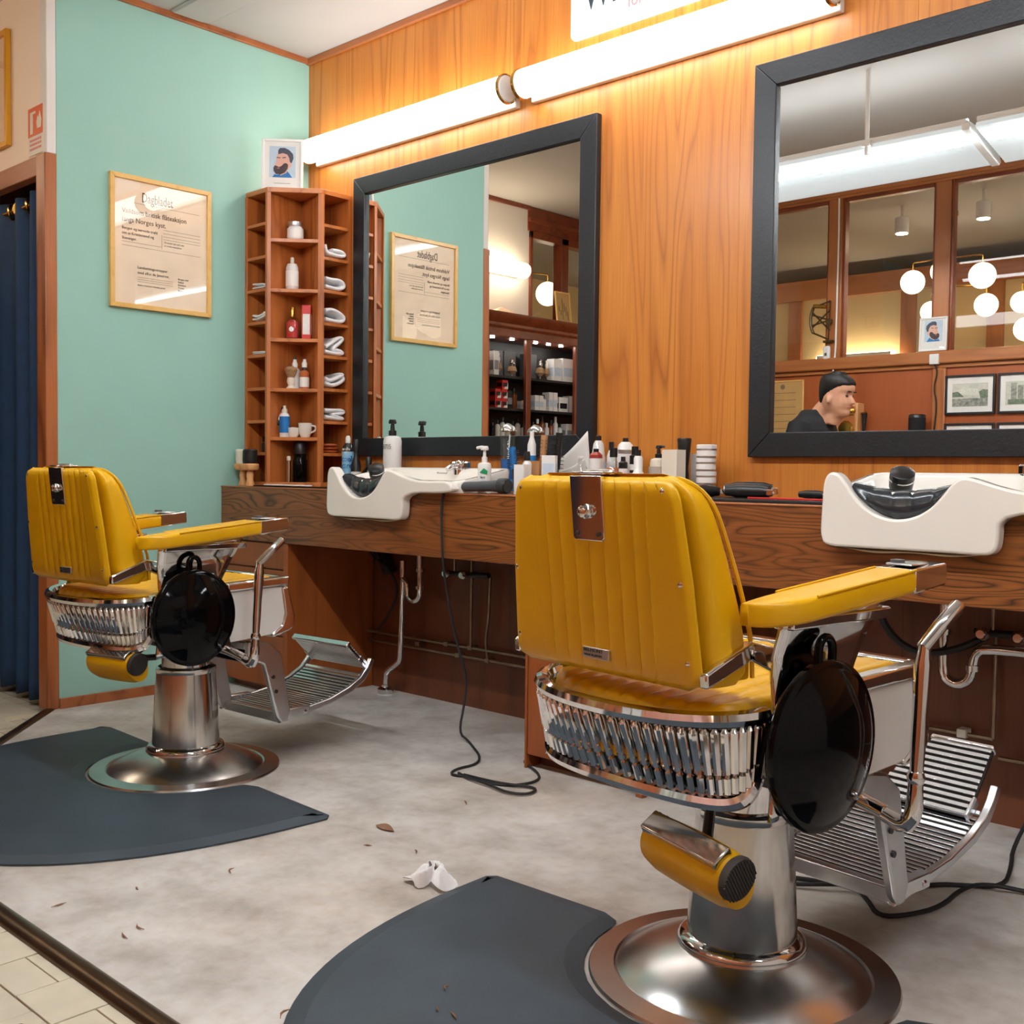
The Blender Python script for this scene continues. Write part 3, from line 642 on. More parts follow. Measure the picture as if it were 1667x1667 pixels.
for z in SIDE:
    MB().prism([(.017, -.353), (.164, -.353), (.12, -.13), (.017, -.017)], z - Z0 - .014, z - Z0).build('shelf_board', 'shelf_wood_flat', sh, .001)
    MB().prism([(.335, -.017), (.335, -.158), (.13, -.12), (.10, -.017)], z - Z0 - .014, z - Z0).build('shelf_board', 'shelf_wood_flat', sh, .001)
for z in MID: MB().prism([(.178, -.345), (.329, -.180), (.135, -.132)], z - Z0 - .016, z - Z0).build('shelf_board', 'shelf_wood_flat', sh, .001)
# portrait card standing on the shelf
fm = frame_mtx((.082, -.345, 2.258), (.745 * .9, .667 * .9, 0), (-.10, .12, 1))
r_ = Vector((.667, .745, 0)).normalized(); n_ = Vector((.745, -.667, 0)); u_ = (Vector((0, 0, 1)) - n_ * .10).normalized()
def bw(t, d): portrait(t, Matrix.Translation((.034, .058, d)), .118, .145); MB().box(.055, .13, .03, .032, d, d + .0006).build('caption', 'grey_print', t)
framed('portrait_frame', 'white framed portrait of a bearded man on top of the corner shelf', 'picture', frame_mtx((.108, -.375 + .035, 2.258), (r_.x, r_.y, 0), (u_.x, u_.y, u_.z)), .186, .236, .012, .014, 'white_plastic', bw)
# towels
def ribbon(path, th):
    P = [Vector(p) for p in path]
    for _ in range(3):
        Q = [P[0]]
        for a, c in zip(P[:-1], P[1:]): Q += [a * .75 + c * .25, a * .25 + c * .75]
        P = Q + [P[-1]]
    L = []; Rr = []
    for i in range(len(P)):
        d = (P[min(i + 1, len(P) - 1)] - P[max(0, i - 1)]).normalized(); n = Vector((-d.y, d.x)) * th / 2
        L.append(P[i] + n); Rr.append(P[i] - n)
    d = (P[-1] - P[-2]).normalized(); L.append(P[-1] + d * th / 2); d0 = (P[0] - P[1]).normalized(); Rr.insert(0, P[0] + d0 * th / 2)
    return [tuple(p) for p in L + list(reversed(Rr))]
TW = [[(.01, .062), (.018, .02), (.05, .012), (.11, .012), (.125, .028), (.10, .042), (.05, .034)], [(.012, .058), (.05, .05), (.10, .05), (.125, .03), (.10, .012), (.05, .014), (.012, .014)],
      [(.012, .06), (.05, .064), (.09, .05), (.125, .03), (.11, .011), (.05, .013), (.012, .013)], [(.014, .04), (.05, .06), (.09, .088), (.118, .084), (.09, .055), (.05, .028), (.10, .03), (.12, .014), (.05, .012), (.01, .014)],
      [(.012, .05), (.04, .034), (.08, .046), (.12, .066), (.10, .07), (.125, .05), (.09, .026), (.05, .013), (.012, .02)], [(.012, .052), (.06, .05), (.11, .05), (.125, .036), (.09, .03), (.05, .03), (.09, .02), (.128, .012), (.06, .012), (.012, .014)]]
def fold(path, fn, th):
    P = [Vector(p) for p in path]
    for _ in range(2):
        Q = [P[0]]
        for a, c in zip(P[:-1], P[1:]): Q += [a * .75 + c * .25, a * .25 + c * .75]
        P = Q + [P[-1]]
    n = len(P) - 1
    def g(u, v): p = P[min(n, int(round(u * n)))]; return fn(v, p.x, p.y + .004 * math.sin(9 * u + 5 * v))
    o = MB().grid(g, n, 5).build('towel', 'towel_white', None, 0, 180, fix=False)
    md = o.modifiers.new('solid', 'SOLIDIFY'); md.thickness = th; md.offset = 0
    o.modifiers.new('sub', 'SUBSURF').levels = 1; o.modifiers['sub'].render_levels = 2
    return o
ords = ['second', 'third', 'fourth', 'fifth', 'sixth', 'seventh']
for k, z in enumerate(SIDE[1:7]):
    t = fold(TW[k], lambda w, y, zz: (.192 + .136 * w, -.152 + y * 1.02, zz * .94 + .004), .019); t.location.z = z
    tag(t, 'white folded towel, %s cubby from top, mirror side of corner shelf' % ords[k], 'towel', 'white towels in the corner shelf')
for k, z in enumerate((SIDE[2], SIDE[3], SIDE[4])):
    t = fold(TW[(1, 4, 1)[k]], lambda w, y, zz: (.03 + y * .95, -.345 + .125 * w, zz * (.42, .6, .2)[k] + .003), (.010, .011, .007)[k]); t.name = 'cloth'; t.location.z = z
    tag(t, ['thin white folded cloth in the green-wall side of the corner shelf, uppermost', 'white crumpled cloth below the thin folded one, green-wall side of corner shelf', 'lowest flat white cloth in the green-wall side of the corner shelf'][k], 'cloth', 'white cloths in the corner shelf')

# ================================================================== SMALL GOODS
RS = 1.0
def lathe_thing(name, label, cat, loc, parts, group=None, seg=24, rz=0):
    t = thing(name, label, cat, loc, rz, group)
    for pn, mt, prof in parts: MB().lathe([(r_ * RS, z_) for r_, z_ in prof], seg).build(pn, mt, t)
    return t
def pump_bottle(label, loc, r, h, mat, capmat, group=None, lab=None, dirx=1.0, ang=0, s=1.0):
    t = lathe_thing('pump_bottle', label, 'bottle', loc, [('body', mat, [(r * .96, 0), (r, .006), (r, h * .9), (r * .9, h * .97), (r * .45, h)]), ('collar', capmat, [(r * .42, h), (r * .42, h + .022 * s), (r * .25, h + .024 * s), (r * .2, h + .05 * s)])], group, rz=ang)
    MB().tube([(0, 0, h + .05 * s), (0, 0, h + .062 * s), (.012 * dirx, 0, h + .066 * s), (.045 * dirx * s, 0, h + .062 * s)], .0065 * s, 8, 1).build('spout', capmat, t)
    MB().lathe([(.016 * s, h + .052 * s), (.018 * s, h + .058 * s), (.014 * s, h + .07 * s)], 14).build('pump_head', capmat, t)
    if lab:
        MB().lathe([(r * 1.006, h * .18), (r * 1.006, h * .78)], 24, None, False).build('label', lab, t)
    return t
def jar(name, label, cat, loc, r, h, mat, lid, lh, lidmat_r=1.0, group=None, labmat=None):
    parts = [('body', mat, [(r * .93, 0), (r, .005), (r, h * .84), (r * .85, h * .92), (r * .8, h)]), ('lid', lid, [(r * .9 * lidmat_r, h), (r * .92 * lidmat_r, h + .003), (r * .92 * lidmat_r, h + lh - .003), (r * .85 * lidmat_r, h + lh)])]
    if labmat: parts.append(('label', labmat, [(r * 1.008, h * .2), (r * 1.008, h * .72)]))
    return lathe_thing(name, label, cat, loc, parts, group)
def carton(name, label, cat, loc, w, d, h, mat, rz=0, group=None, band=None, bandmat='ink', z0=.3, z1=.6):
    t = thing(name, label, cat, loc, rz, group)
    MB().box(-w / 2, w / 2, -d / 2, d / 2, 0, h).build('body', mat, t, .0015)
    MB().box(-w * .5, w * .5, -d / 2, d / 2, h, h + .0012).build('flap', mat, t)
    if band: MB().box(-w * .4, w * .4, -d / 2 - .0008, d / 2 + .0008, h * z0, h * z1).build('label', bandmat, t); MB().box(-w / 2 - .0008, w / 2 + .0008, -d * .4, d * .4, h * z0, h * z1).build('label', bandmat, t)
    return t
# middle bays of the corner shelf
jar('cream_jar', 'round white cream jar with pale lid on the top middle bay of corner shelf', 'jar', (.204, -.222, MID[0]), .037, .066, 'white_plastic', 'satin_steel', .022, labmat='paper_white')
lathe_thing('lotion_bottle', 'clear white lotion bottle with cream stopper in the second middle bay of corner shelf', 'bottle', (.192, -.23, MID[1]), [('body', 'frost', [(.026, 0), (.029, .004), (.029, .105), (.022, .122), (.009, .126)]), ('stopper', 'cream_plastic', [(.009, .126), (.009, .15), (.006, .153)]), ('label', 'paper_white', [(.0295, .02), (.0295, .09)])]) if plain('frost', rgb(226, 224, 222), .15, var=.03, coat=.5) else None
t = lathe_thing('cologne_bottle', 'red cologne bottle with tall gold cap on the corner shelf', 'bottle', (.198, -.232, MID[2]), [('glass', 'clear_glass', [(.032, 0), (.034, .006), (.034, .08), (.02, .1), (.009, .104)]), ('liquid', 'red_liquid', [(.027, .008), (.028, .078), (.012, .092)]), ('cap', 'brass', [(.011, .104), (.011, .146), (.009, .15)])])
MB().lathe([(.011, 0), (.011, .002)], 16, Matrix.Translation((.022, -.021, .045)) @ frame_mtx((0, 0, 0), (.667, .745, 0), (0, 0, 1))).build('label', 'paper_white', t)
carton('cologne_box', 'red cologne carton with white panel beside the red bottle', 'box', (.243, -.185, MID[2]), .04, .045, .155, 'red_print', .84, None, True, 'paper_white', .15, .75)
lathe_thing('serum_bottle', 'grey glass dropper bottle behind the shaving brush on corner shelf', 'bottle', (.190, -.212, MID[3]), [('body', 'frost', [(.022, 0), (.024, .004), (.024, .09), (.012, .1)]), ('bulb', 'white_plastic', [(.013, .1), (.014, .118), (.009, .128), (.008, .138)]), ('tip', 'black_plastic', [(.008, .138), (.006, .150)])])
br_ = lathe_thing('shaving_brush', 'shaving brush with cream handle standing on the corner shelf', 'brush', (.203, -.243, MID[3]), [('handle', 'cream_plastic', [(.020, 0), (.021, .004), (.013, .016), (.019, .034), (.016, .052)]), ('bristles', 'bristle', [(.015, .052), (.024, .07), (.030, .088), (.026, .098), (.012, .104)])])
lathe_thing('serum_bottle', 'amber dropper bottle with white label on the corner shelf', 'bottle', (.238, -.193, MID[3]), [('body', 'amber_liquid', [(.02, 0), (.022, .004), (.022, .078), (.011, .088)]), ('bulb', 'white_plastic', [(.012, .1), (.013, .118), (.008, .128), (.007, .138)]), ('collar', 'ink', [(.013, .086), (.013, .1)]), ('label', 'paper_white', [(.0224, .01), (.0224, .055)])])
ds = thing('wax_tin', 'black and red round tin leaning in the corner shelf', 'tin', (.152, -.278, MID[4] + .098))
Q = frame_mtx((0, 0, 0), (.667, .745, 0), (-.2, .18, .96))
MB().lathe([(.044, -.008), (.046, -.004), (.046, .006), (.042, .009)], 28, Q).build('body', 'black_plastic', ds); MB().prism([(-.03, -.02), (-.01, .0), (.03, .028), (.034, .012), (.008, -.008), (-.01, -.034)], .009, .0098, 2, Q).build('emblem', 'red_print', ds); MB().prism([(-.034, .012), (-.01, .014), (.02, -.022), (.012, -.03), (-.012, .002)], .009, .0102, 2, Q).build('emblem', 'paper_white', ds)
lathe_thing('spray_bottle', 'blue and white spray bottle on the corner shelf', 'bottle', (.190, -.268, MID[4]), [('body', 'white_plastic', [(.021, 0), (.023, .004), (.023, .1), (.016, .11)]), ('cap', 'cream_plastic', [(.013, .11), (.013, .125), (.007, .132), (.006, .145)]), ('label', 'blue_print', [(.0235, .02), (.0235, .095)])])
lathe_thing('soap_bowl', 'small white soap bowl beside the cup on the corner shelf', 'bowl', (.214, -.236, MID[4]), [('bowl', 'ceramic', [(.018, 0), (.027, .014), (.029, .044), (.026, .044), (.02, .012)]), ('soap', 'tissue', [(.024, .03), (.02, .042), (.01, .046)])])
cp = lathe_thing('coffee_cup', 'white handled cup on the corner shelf', 'cup', (.251, -.197, MID[4]), [('cup', 'ceramic', [(.020, 0), (.029, .02), (.033, .066), (.030, .066), (.024, .02)])])
MB().tube([(.026, .014, .055), (.043, .026, .052), (.046, .028, .034), (.024, .013, .022)], .0045, 8, 2).build('handle', 'ceramic', cp)
lathe_thing('shaver_tube', 'slim chrome tube standing at the foot of the corner shelf', 'tube', (.205, -.255, Z0 + .018), [('body', 'chrome', [(.009, 0), (.009, .1)]), ('cap', 'cream_plastic', [(.009, .1), (.009, .116), (.006, .12)])])
lathe_thing('tall_bottle', 'tall black bottle at the foot of the corner shelf', 'bottle', (.228, -.208, Z0 + .018), [('body', 'black_gloss', [(.032, 0), (.034, .004), (.033, .10), (.028, .112), (.030, .13)]), ('cap', 'black_plastic', [(.030, .13), (.031, .18), (.026, .187)])])
for k, (x, y, z, lb) in enumerate(((.10, -.27, SIDE[6], 'black pot in the lower green-wall side of corner shelf'), (.085, -.28, SIDE[7], 'black square jar low in the green-wall side of corner shelf'), (.11, -.24, SIDE[5], 'small dark jar in the shadowed cubby of the corner shelf'), (.10, -.22, Z0 + .018, 'dark jar in the lowest green-wall cubby of the corner shelf'))):
    jar('wax_jar', lb, 'jar', (x, y, z), .034 if k != 2 else .025, .05, 'black_plastic', 'black_gloss', .022, group='dark jars in the corner shelf')
lathe_thing('dish_stack', 'stack of terracotta shaving dishes on the mirror side of corner shelf', 'dishes', (.275, -.085, SIDE[7]), [('dish', 'orange_clay', [(.03, 0), (.044, .006), (.045, .012), (.03, .013)]), ('dish', 'orange_clay', [(.03, .0135), (.046, .02), (.047, .027), (.03, .028)]), ('dish', 'orange_clay', [(.03, .0285), (.044, .036), (.042, .043), (.02, .046)])])
# neck brushes on wooden handles beside the shelf
def neck_brush(label, x, y, bm):
    t = thing('neck_brush', label, 'brush', (x, y, .9125))
    MB().lathe([(.021, 0), (.022, .004), (.014, .03), (.017, .048), (.013, .068), (.026, .078)], 20).build('handle', 'handle_wood', t)
    MB().lathe([(.034, .072), (.040, .080), (.040, .096), (.036, .101)], 28).build('collar', 'handle_wood', t)
    MB().lathe([(.032, .101), (.034, .12), (.033, .16), (.028, .166)], 24).build('bristles', bm, t)
neck_brush('neck brush with pale bristles on wooden stand beside the green wall', .055, -.400, 'cream_plastic'); neck_brush('neck brush with black bristles on wooden stand beside the corner shelf', .130, -.412, 'black_plastic')
tr = thing('tray', 'thin dark tray edge on the counter in front of corner shelf', 'tray', (.50, -.40, .9125))
MB().box(-.29, .29, -.05, .12, 0, .006).build('plate', 'black_gloss', tr, .002); MB().box(-.2, .12, -.055, -.03, .006, .012).build('comb', 'white_plastic', tr, .002)

# ---- bottles along the far basin
RS = .72
pump_bottle('tall white pump bottle with black pump in front of the far mirror', (.750, -.10, .9125), .056, .228, 'white_plastic', 'black_plastic', dirx=.4, ang=-.8)
text_mesh('lettering', '9715', .03, 'grey_print', bpy.data.objects['pump_bottle'], frame_mtx((.026, -.0325, .17), (.75, .66, 0), (0, 0, 1)) @ Matrix.Translation((-.012, 0, 0)))
cc = lathe_thing('spray_can', 'blue lettered clipper spray can by the far basin', 'spray can', (.448, -.105, .9125), [('body', 'white_plastic', [(.034, 0), (.037, .004), (.037, .16)]), ('label', 'can_blue', [(.0375, .004), (.0375, .158)]), ('shoulder', 'black_plastic', [(.037, .16), (.036, .178), (.02, .198)]), ('nozzle', 'white_plastic', [(.016, .198), (.016, .222), (.01, .232)])]) if plain('can_blue', rgb(150, 206, 238), .3, var=.05) else None
Qc = frame_mtx((.006, -.041, .09), (1, .5, 0), (0, 0, 1))
text_mesh('lettering', 'cool', .038, 'blue_print', cc, frame_mtx((-.006, -.0300, .115), (.86, .5, 0), (0, 0, 1)), .004, squeeze=.75); text_mesh('lettering', 'care', .038, 'blue_print', cc, frame_mtx((-.006, -.0300, .085), (.86, .5, 0), (0, 0, 1)), .004, squeeze=.75)
text_mesh('lettering', 'andis', .02, 'white_plastic', cc, frame_mtx((-.003, -.0290, .165), (.86, .5, 0), (0, 0, 1)), .004, squeeze=.9)
lathe_thing('spray_bottle', 'black spray bottle next to the blue lettered can', 'bottle', (.525, -.12, .9125), [('body', 'black_plastic', [(.03, 0), (.032, .004), (.032, .10), (.014, .14), (.012, .16)]), ('head', 'black_plastic', [(.018, .16), (.02, .19), (.012, .215)]), ('label', 'paper_white', [(.0324, .02), (.0324, .07)])])
lathe_thing('oil_bottle', 'small dark bottle with silver label by the far basin', 'bottle', (.650, -.15, .9125), [('body', 'black_gloss', [(.034, 0), (.038, .004), (.038, .07), (.018, .092)]), ('cap', 'black_plastic', [(.018, .092), (.018, .13), (.013, .135)])])
t = pump_bottle('white soap pump bottle with green leaf mark behind the hair dryer', (1.60, -.392, .9125), .034, .112, 'white_plastic', 'white_plastic', dirx=-1, s=.85)
MB().prism([(-.012, 0), (.016, -.006), (.018, .006), (.004, .016)], .0, .0016, 2, frame_mtx((.0125, -.0215, .075), (.8, .6, 0), (0, 0, 1))).build('leaf_mark', 'green_print', t)
text_mesh('lettering', 'lact', .012, 'ink', t, frame_mtx((.004, -.0245, .055), (.85, .5, 0), (0, 0, 1)), .003)
# disinfecting jar
plain('pale_cyan', rgb(60, 170, 220), .15, coat=.4); RS = 1.0
dj = lathe_thing('disinfectant_jar', 'tall glass disinfectant jar with blue liquid and domed steel lid', 'jar', (1.435, -.095, .9125), [('glass', 'clear_glass', [(.027, 0), (.0295, .006), (.0295, .20), (.032, .205), (.032, .236)]), ('liquid', 'blue_liquid', [(.0265, .048), (.027, .128), (.026, .129)]), ('lid', 'chrome', [(.034, .236), (.034, .242), (.029, .252), (.012, .266), (.006, .268)]), ('base', 'pale_cyan', [(.0305, .002), (.031, .012), (.030, .048)])])
MB().tube([(.006, -.004, .12), (.018, -.008, .225)], .003, 6).build('comb', 'white_plastic', dj); MB().tube([(-.008, -.004, .10), (-.014, .004, .21)], .004, 6).build('comb', 'black_plastic', dj)
RS = .72
for k, (x, y, z1, mt) in enumerate(((1.670, -.215, 1.14, 'white_plastic'),)):
    lathe_thing('lotion_tube', 'white and blue tube standing behind the glass jar', 'tube', (x, y, .9125), [('body', 'white_plastic', [(.022, 0), (.024, .004), (.022, .18), (.01, .21)]), ('label', 'blue_print', [(.0243, .04), (.0243, .14)]), ('cap', 'white_plastic', [(.011, .21), (.011, .23)])])
def round_brush(label, x, y, h, mat, tilt):
    t = thing('round_brush', label, 'brush', (x, y, .9125)); t.rotation_euler = (0, tilt, .2)
    MB().lathe([(.008, .0), (.010, .02), (.008, .09)], 12).build('handle', 'black_plastic', t)
    MB().lathe([(.013, .09), (.013, h)], 12).build('barrel', mat, t)
    bm_ = MB()
    for i in range(9):
        for k in range(10):
            a = k * 2 * PI / 10 + i * .3; z = .095 + i * (h - .1) / 9; d = Vector((math.cos(a), math.sin(a), 0)); bm_.tube([d * .012 + Vector((0, 0, z)), d * .025 + Vector((0, 0, z))], .0012, 3)
    o = bm_.build('bristles', 'black_plastic', t); o['kind'] = 'stuff'
round_brush('round hair brush with wooden barrel behind the white carton', 1.700, -.195, .215, 'kraft', .06); round_brush('black round hair brush beside the fanned paper sheets', 1.745, -.17, .225, 'black_plastic', .08); round_brush('dark blue round brush leaning left of the other hair brushes', 1.655, -.28, .17, 'blue_print', -.12)
carton('product_box', 'small white carton with grey print standing at the counter edge', 'box', (1.793, -.40, .9125), .042, .042, .104, 'paper_white', .1, None, True, 'white_plastic', .1, .9)
lathe_thing('spray_bottle', 'small clear bottle with black spray cap behind the white carton', 'bottle', (1.775, -.355, .9125), [('body', 'white_plastic', [(.02, 0), (.022, .004), (.022, .11), (.012, .12)]), ('cap', 'black_plastic', [(.016, .12), (.016, .14), (.013, .152)])])
carton('product_box', 'small brown cardboard box behind the white carton', 'box', (1.772, -.30, .9125), .04, .04, .118, 'kraft', .2)
carton('product_box', 'slanted white box next to the fanned paper sheets', 'box', (1.815, -.28, .9125), .05, .04, .138, 'white_plastic', .5, None, True, 'pale_blue_print', .2, .8)
# stack of paper strips in a holder
ph = thing('paper_holder', 'white paper sheets fanned in a holder by the mirror corner', 'paper', (1.745, -.10, .9125))
MB().box(-.09, .09, -.07, .06, 0, .012).build('tray', 'clear_plastic', ph, .002)
def sheet(u, v): return (-.13 + .215 * u, .045 - .03 * v + .012 * math.sin(PI * u), .012 + v * (.075 + .145 * u ** 1.15))
MB().grid(sheet, 14, 8).build('sheet', 'paper_white', ph).modifiers.new('s', 'SOLIDIFY').thickness = .004
def sheet2(u, v): return (-.07 + .16 * u, -.03 + .035 * math.sin(PI * v * .8), .012 + v * (.07 + .05 * u) - .015 * math.sin(PI * u))
MB().grid(sheet2, 14, 8).build('sheet', 'paper_white', ph).modifiers.new('s', 'SOLIDIFY').thickness = .004
MB().box(-.088, .088, .05, .06, .01, .10).build('back_plate', 'white_plastic', ph, .002)
# hair dryer with its cord
hdz = thing('hair_dryer', 'black hair dryer lying on the counter edge', 'hair dryer', (1.54, -.452, .936), 0)
MB().tube([(0, 0, 0), (.06, 0, .001), (.13, 0, .004), (.20, .004, .006)], [.017, .018, .019, .022], 14, 1).build('body', 'dryer_grey', hdz, 0, 60) if plain('dryer_grey', rgb(70, 76, 82), .4) else None
MB().lathe([(.024, 0), (.027, .006), (.027, .035), (.024, .042)], 20, Matrix.Translation((.19, .004, .006)) @ RX).build('nozzle', 'black_plastic', hdz)
for k in range(5): MB().lathe([(.0278, 0), (.0278, .003)], 20, Matrix.Translation((.195 + k * .007, .004, .006)) @ RX, False).build('grille_ring', 'grey_plastic', hdz)
MB().tube([(0, 0, 0), (-.03, -.003, -.008), (-.055, -.01, -.02), (-.062, -.03, -.035)], [.012, .008, .006, .004], 10, 2).build('strain_relief', 'black_plastic', hdz)
MB().tube([(-.056, -.031, -.026), (-.06, -.04, -.06), (-.054, -.042, -.2), (-.045, -.042, -.30), (-.06, .03, -.55), (-.02, .06, -.70), (-.02, .05, -.80), (.0, .0, -.90), (.02, .03, -.931), (.11, -.03, -.931), (.20, -.09, -.931), (.27, -.17, -.931), (.26, -.27, -.931), (.30, -.33, -.931), (.36, -.29, -.931), (.45, -.31, -.931), (.53, -.27, -.931), (.55, -.17, -.931), (.48, -.10, -.931), (.36, -.045, -.931), (.345, -.0, -.931), (.365, .10, -.931)], .0045, 8, 2).build('cord', 'rubber_black', hdz)
MB().tube([(.31, -.30, -.928), (.38, -.32, -.927), (.47, -.325, -.927), (.57, -.345, -.928), (.63, -.31, -.929), (.60, -.23, -.930), (.50, -.29, -.926), (.41, -.30, -.926), (.34, -.305, -.926)], .0045, 8, 2).build('cord', 'rubber_black', hdz)

RS = .85
# ---- row of bottles by the timber strip between the mirrors
ZK = .9125
lathe_thing('wax_bottle', 'upturned white bottle with black foot cap by the mirror edge', 'bottle', (1.893, -.10, ZK), [('body', 'frost', [(.036, 0), (.037, .006), (.033, .12), (.022, .185), (.014, .196)]), ('cap', 'black_plastic', [(.012, .196), (.012, .212), (.009, .214)]), ('label', 'pale_blue_print', [(.0365, .06), (.034, .12)])])
lathe_thing('tonic_bottle', 'white labelled bottle with red shoulder and black cap', 'bottle', (1.962, -.20, ZK), [('body', 'white_plastic', [(.027, 0), (.028, .004), (.028, .13)]), ('shoulder', 'red_clay', [(.028, .13), (.027, .142), (.015, .152)]), ('cap', 'black_plastic', [(.012, .152), (.012, .164)])]) if plain('red_clay', rgb(158, 52, 40), .3) else None
lathe_thing('oil_bottle', 'clear flask of brown oil in front of the upturned bottle', 'bottle', (1.925, -.235, ZK), [('body', 'clear_plastic', [(.03, 0), (.032, .01), (.03, .09), (.014, .108), (.012, .135)]), ('liquid', 'kraft', [(.026, .004), (.028, .05), (.02, .055)]), ('rim', 'white_plastic', [(.014, .13), (.014, .138)])])
lathe_thing('dropper_bottle', 'slim bottle with tall black cap behind the amber bottle', 'bottle', (1.968, -.12, ZK), [('body', 'frost', [(.018, 0), (.019, .004), (.019, .14), (.011, .16)]), ('cap', 'black_plastic', [(.011, .16), (.011, .19)])])
lathe_thing('cologne_bottle', 'round shouldered bottle of amber cologne with black cap', 'bottle', (2.04, -.20, ZK), [('glass', 'clear_glass', [(.037, 0), (.039, .004), (.039, .08), (.026, .112), (.013, .124), (.013, .134)]), ('liquid', 'amber_liquid', [(.034, .006), (.035, .078), (.026, .098)]), ('cap', 'black_plastic', [(.016, .134), (.016, .166)]), ('label', 'paper_white', [(.0396, .01), (.0396, .07)])])
lathe_thing('spray_can', 'large white and silver spray can behind the amber cologne', 'spray can', (2.008, -.09, ZK), [('body', 'white_plastic', [(.034, 0), (.036, .004), (.036, .15)]), ('band', 'satin_steel', [(.0364, .148), (.0364, .162)]), ('shoulder', 'white_plastic', [(.036, .162), (.03, .18), (.018, .19)]), ('nozzle', 'black_plastic', [(.013, .19), (.012, .204)])])
lathe_thing('spray_bottle', 'small black topped bottle in front of the cologne row', 'bottle', (2.128, -.26, ZK), [('body', 'frost', [(.017, 0), (.018, .004), (.018, .095)]), ('cap', 'black_plastic', [(.018, .095), (.018, .115), (.010, .12), (.009, .135)])])
lathe_thing('dropper_bottle', 'white bottle with stepped black cap beside the round powder bottle', 'bottle', (2.11, -.17, ZK), [('body', 'white_plastic', [(.02, 0), (.021, .004), (.021, .11)]), ('cap', 'black_plastic', [(.022, .11), (.022, .14), (.014, .143), (.014, .172)]), ('band', 'black_plastic', [(.0214, .08), (.0214, .09)])])
rb = lathe_thing('powder_bottle', 'round white bellied bottle with black stopper', 'bottle', (2.165, -.225, ZK), [('body', 'white_plastic', [(.03, 0), (.037, .02), (.037, .045), (.03, .07), (.018, .086), (.018, .13), (.014, .138)]), ('cap', 'black_plastic', [(.010, .138), (.011, .158)])])
MB().lathe([(.006, 0), (.006, .002)], 12, frame_mtx((.012, -.036, .05), (.95, .3, 0), (0, 0, 1))).build('mark', 'ink', rb)
lathe_thing('cosmetic_jar', 'small black lidded jar between the white bottles', 'jar', (2.168, -.13, ZK), [('body', 'black_plastic', [(.02, 0), (.021, .003), (.021, .1)]), ('lid', 'black_gloss', [(.022, .1), (.022, .118), (.02, .12)])])
pump_bottle('silver grey pump bottle with black pump', (2.195, -.15, ZK), .034, .132, 'cream_plastic', 'black_plastic', lab='satin_label', dirx=.8, ang=.1, s=.62) if plain('satin_label', rgb(204, 200, 190), .25, .3) else None
carton('product_box', 'plain cream carton standing before the black flared bottle', 'box', (2.292, -.20, ZK), .062, .05, .158, 'cream_plastic', -.05)
lathe_thing('powder_duster', 'black flared waisted bottle behind the cream carton', 'bottle', (2.272, -.11, ZK), [('body', 'black_plastic', [(.026, 0), (.027, .004), (.022, .06), (.018, .10)]), ('head', 'black_plastic', [(.018, .10), (.024, .15), (.029, .195), (.027, .2)])])
carton('product_box', 'pale grey carton behind the stacked tins', 'box', (2.30, -.06, ZK), .05, .03, .147, 'frost', 0)
for k in range(4):
    t = lathe_thing('pomade_tin', ['round silver pomade tin at the bottom of the stack', 'round silver pomade tin second from the bottom of the stack', 'round silver pomade tin second from the top of the stack', 'round silver pomade tin on top of the stack'][k], 'tin', (2.366 + .002 * (k % 2), -.12, ZK + k * .0445), [('base', 'satin_steel', [(.038, 0), (.0385, .002), (.0385, .03)]), ('lid', 'white_plastic', [(.0395, .03), (.0395, .042), (.036, .044)]), ('label', 'paper_white', [(.0388, .006), (.0388, .024)])], 'pomade tins in a stack', rz=k * .9)
RS = 1.0
# clippers and tools on a dark mat
tm = thing('tool_mat', 'flat dark tool mat on the counter between the basins', 'mat', (2.70, -.26, ZK)); MB().box(-.27, .27, -.15, .13, 0, .008).build('pad', 'black_plastic', tm, .003)
MB().box(-.27, .27, -.152, -.148, .001, .007).build('edge', 'rubber_black', tm)
def clipper(label, x, y, rz, L, r):
    t = thing('hair_clipper', label, 'hair clipper', (x, y, ZK + .0085), rz)
    MB().tube([(-L / 2, 0, r), (-L * .2, 0, r * 1.05), (L * .2, 0, r), (L * .42, 0, r * .95)], [r * .75, r, r, r * .8], 14, 1).build('body', 'black_plastic', t, 0, 60)
    MB().box(L * .40, L * .53, -r * .8, r * .8, r * .5, r * 1.3).build('blade', 'chrome', t, .001)
    MB().lathe([(r * .5, 0), (r * .5, .004)], 14, Matrix.Translation((-L / 2 - .003, 0, r)) @ RX).build('end_cap', 'satin_steel', t)
    MB().box(-L * .1, L * .1, -.006, .006, r * 1.95, r * 2.05).build('switch', 'grey_plastic', t, .001)
clipper('black hair clipper with shiny end ring on the tool mat', 2.64, -.30, .15, .15, .021); clipper('black hair clipper lying behind on the tool mat', 2.585, -.20, .5, .16, .024); clipper('small black trimmer at the right of the tool mat', 2.80, -.20, -.3, .11, .013); clipper('black clipper nearest the near chair on the tool mat', 2.475, -.30, 1.1, .13, .018)
rc = thing('comb', 'long red comb lying on the tool mat', 'comb', (2.80, -.345, ZK + .0085), .02)
MB().box(-.13, .13, -.014, -.004, 0, .005).build('spine', 'red_print', rc, .001)
o = MB()
for k in range(52): o.box(-.128 + k * .005, -.1255 + k * .005, -.004, .016, .0005, .0045)
o.build('teeth', 'red_print', rc)
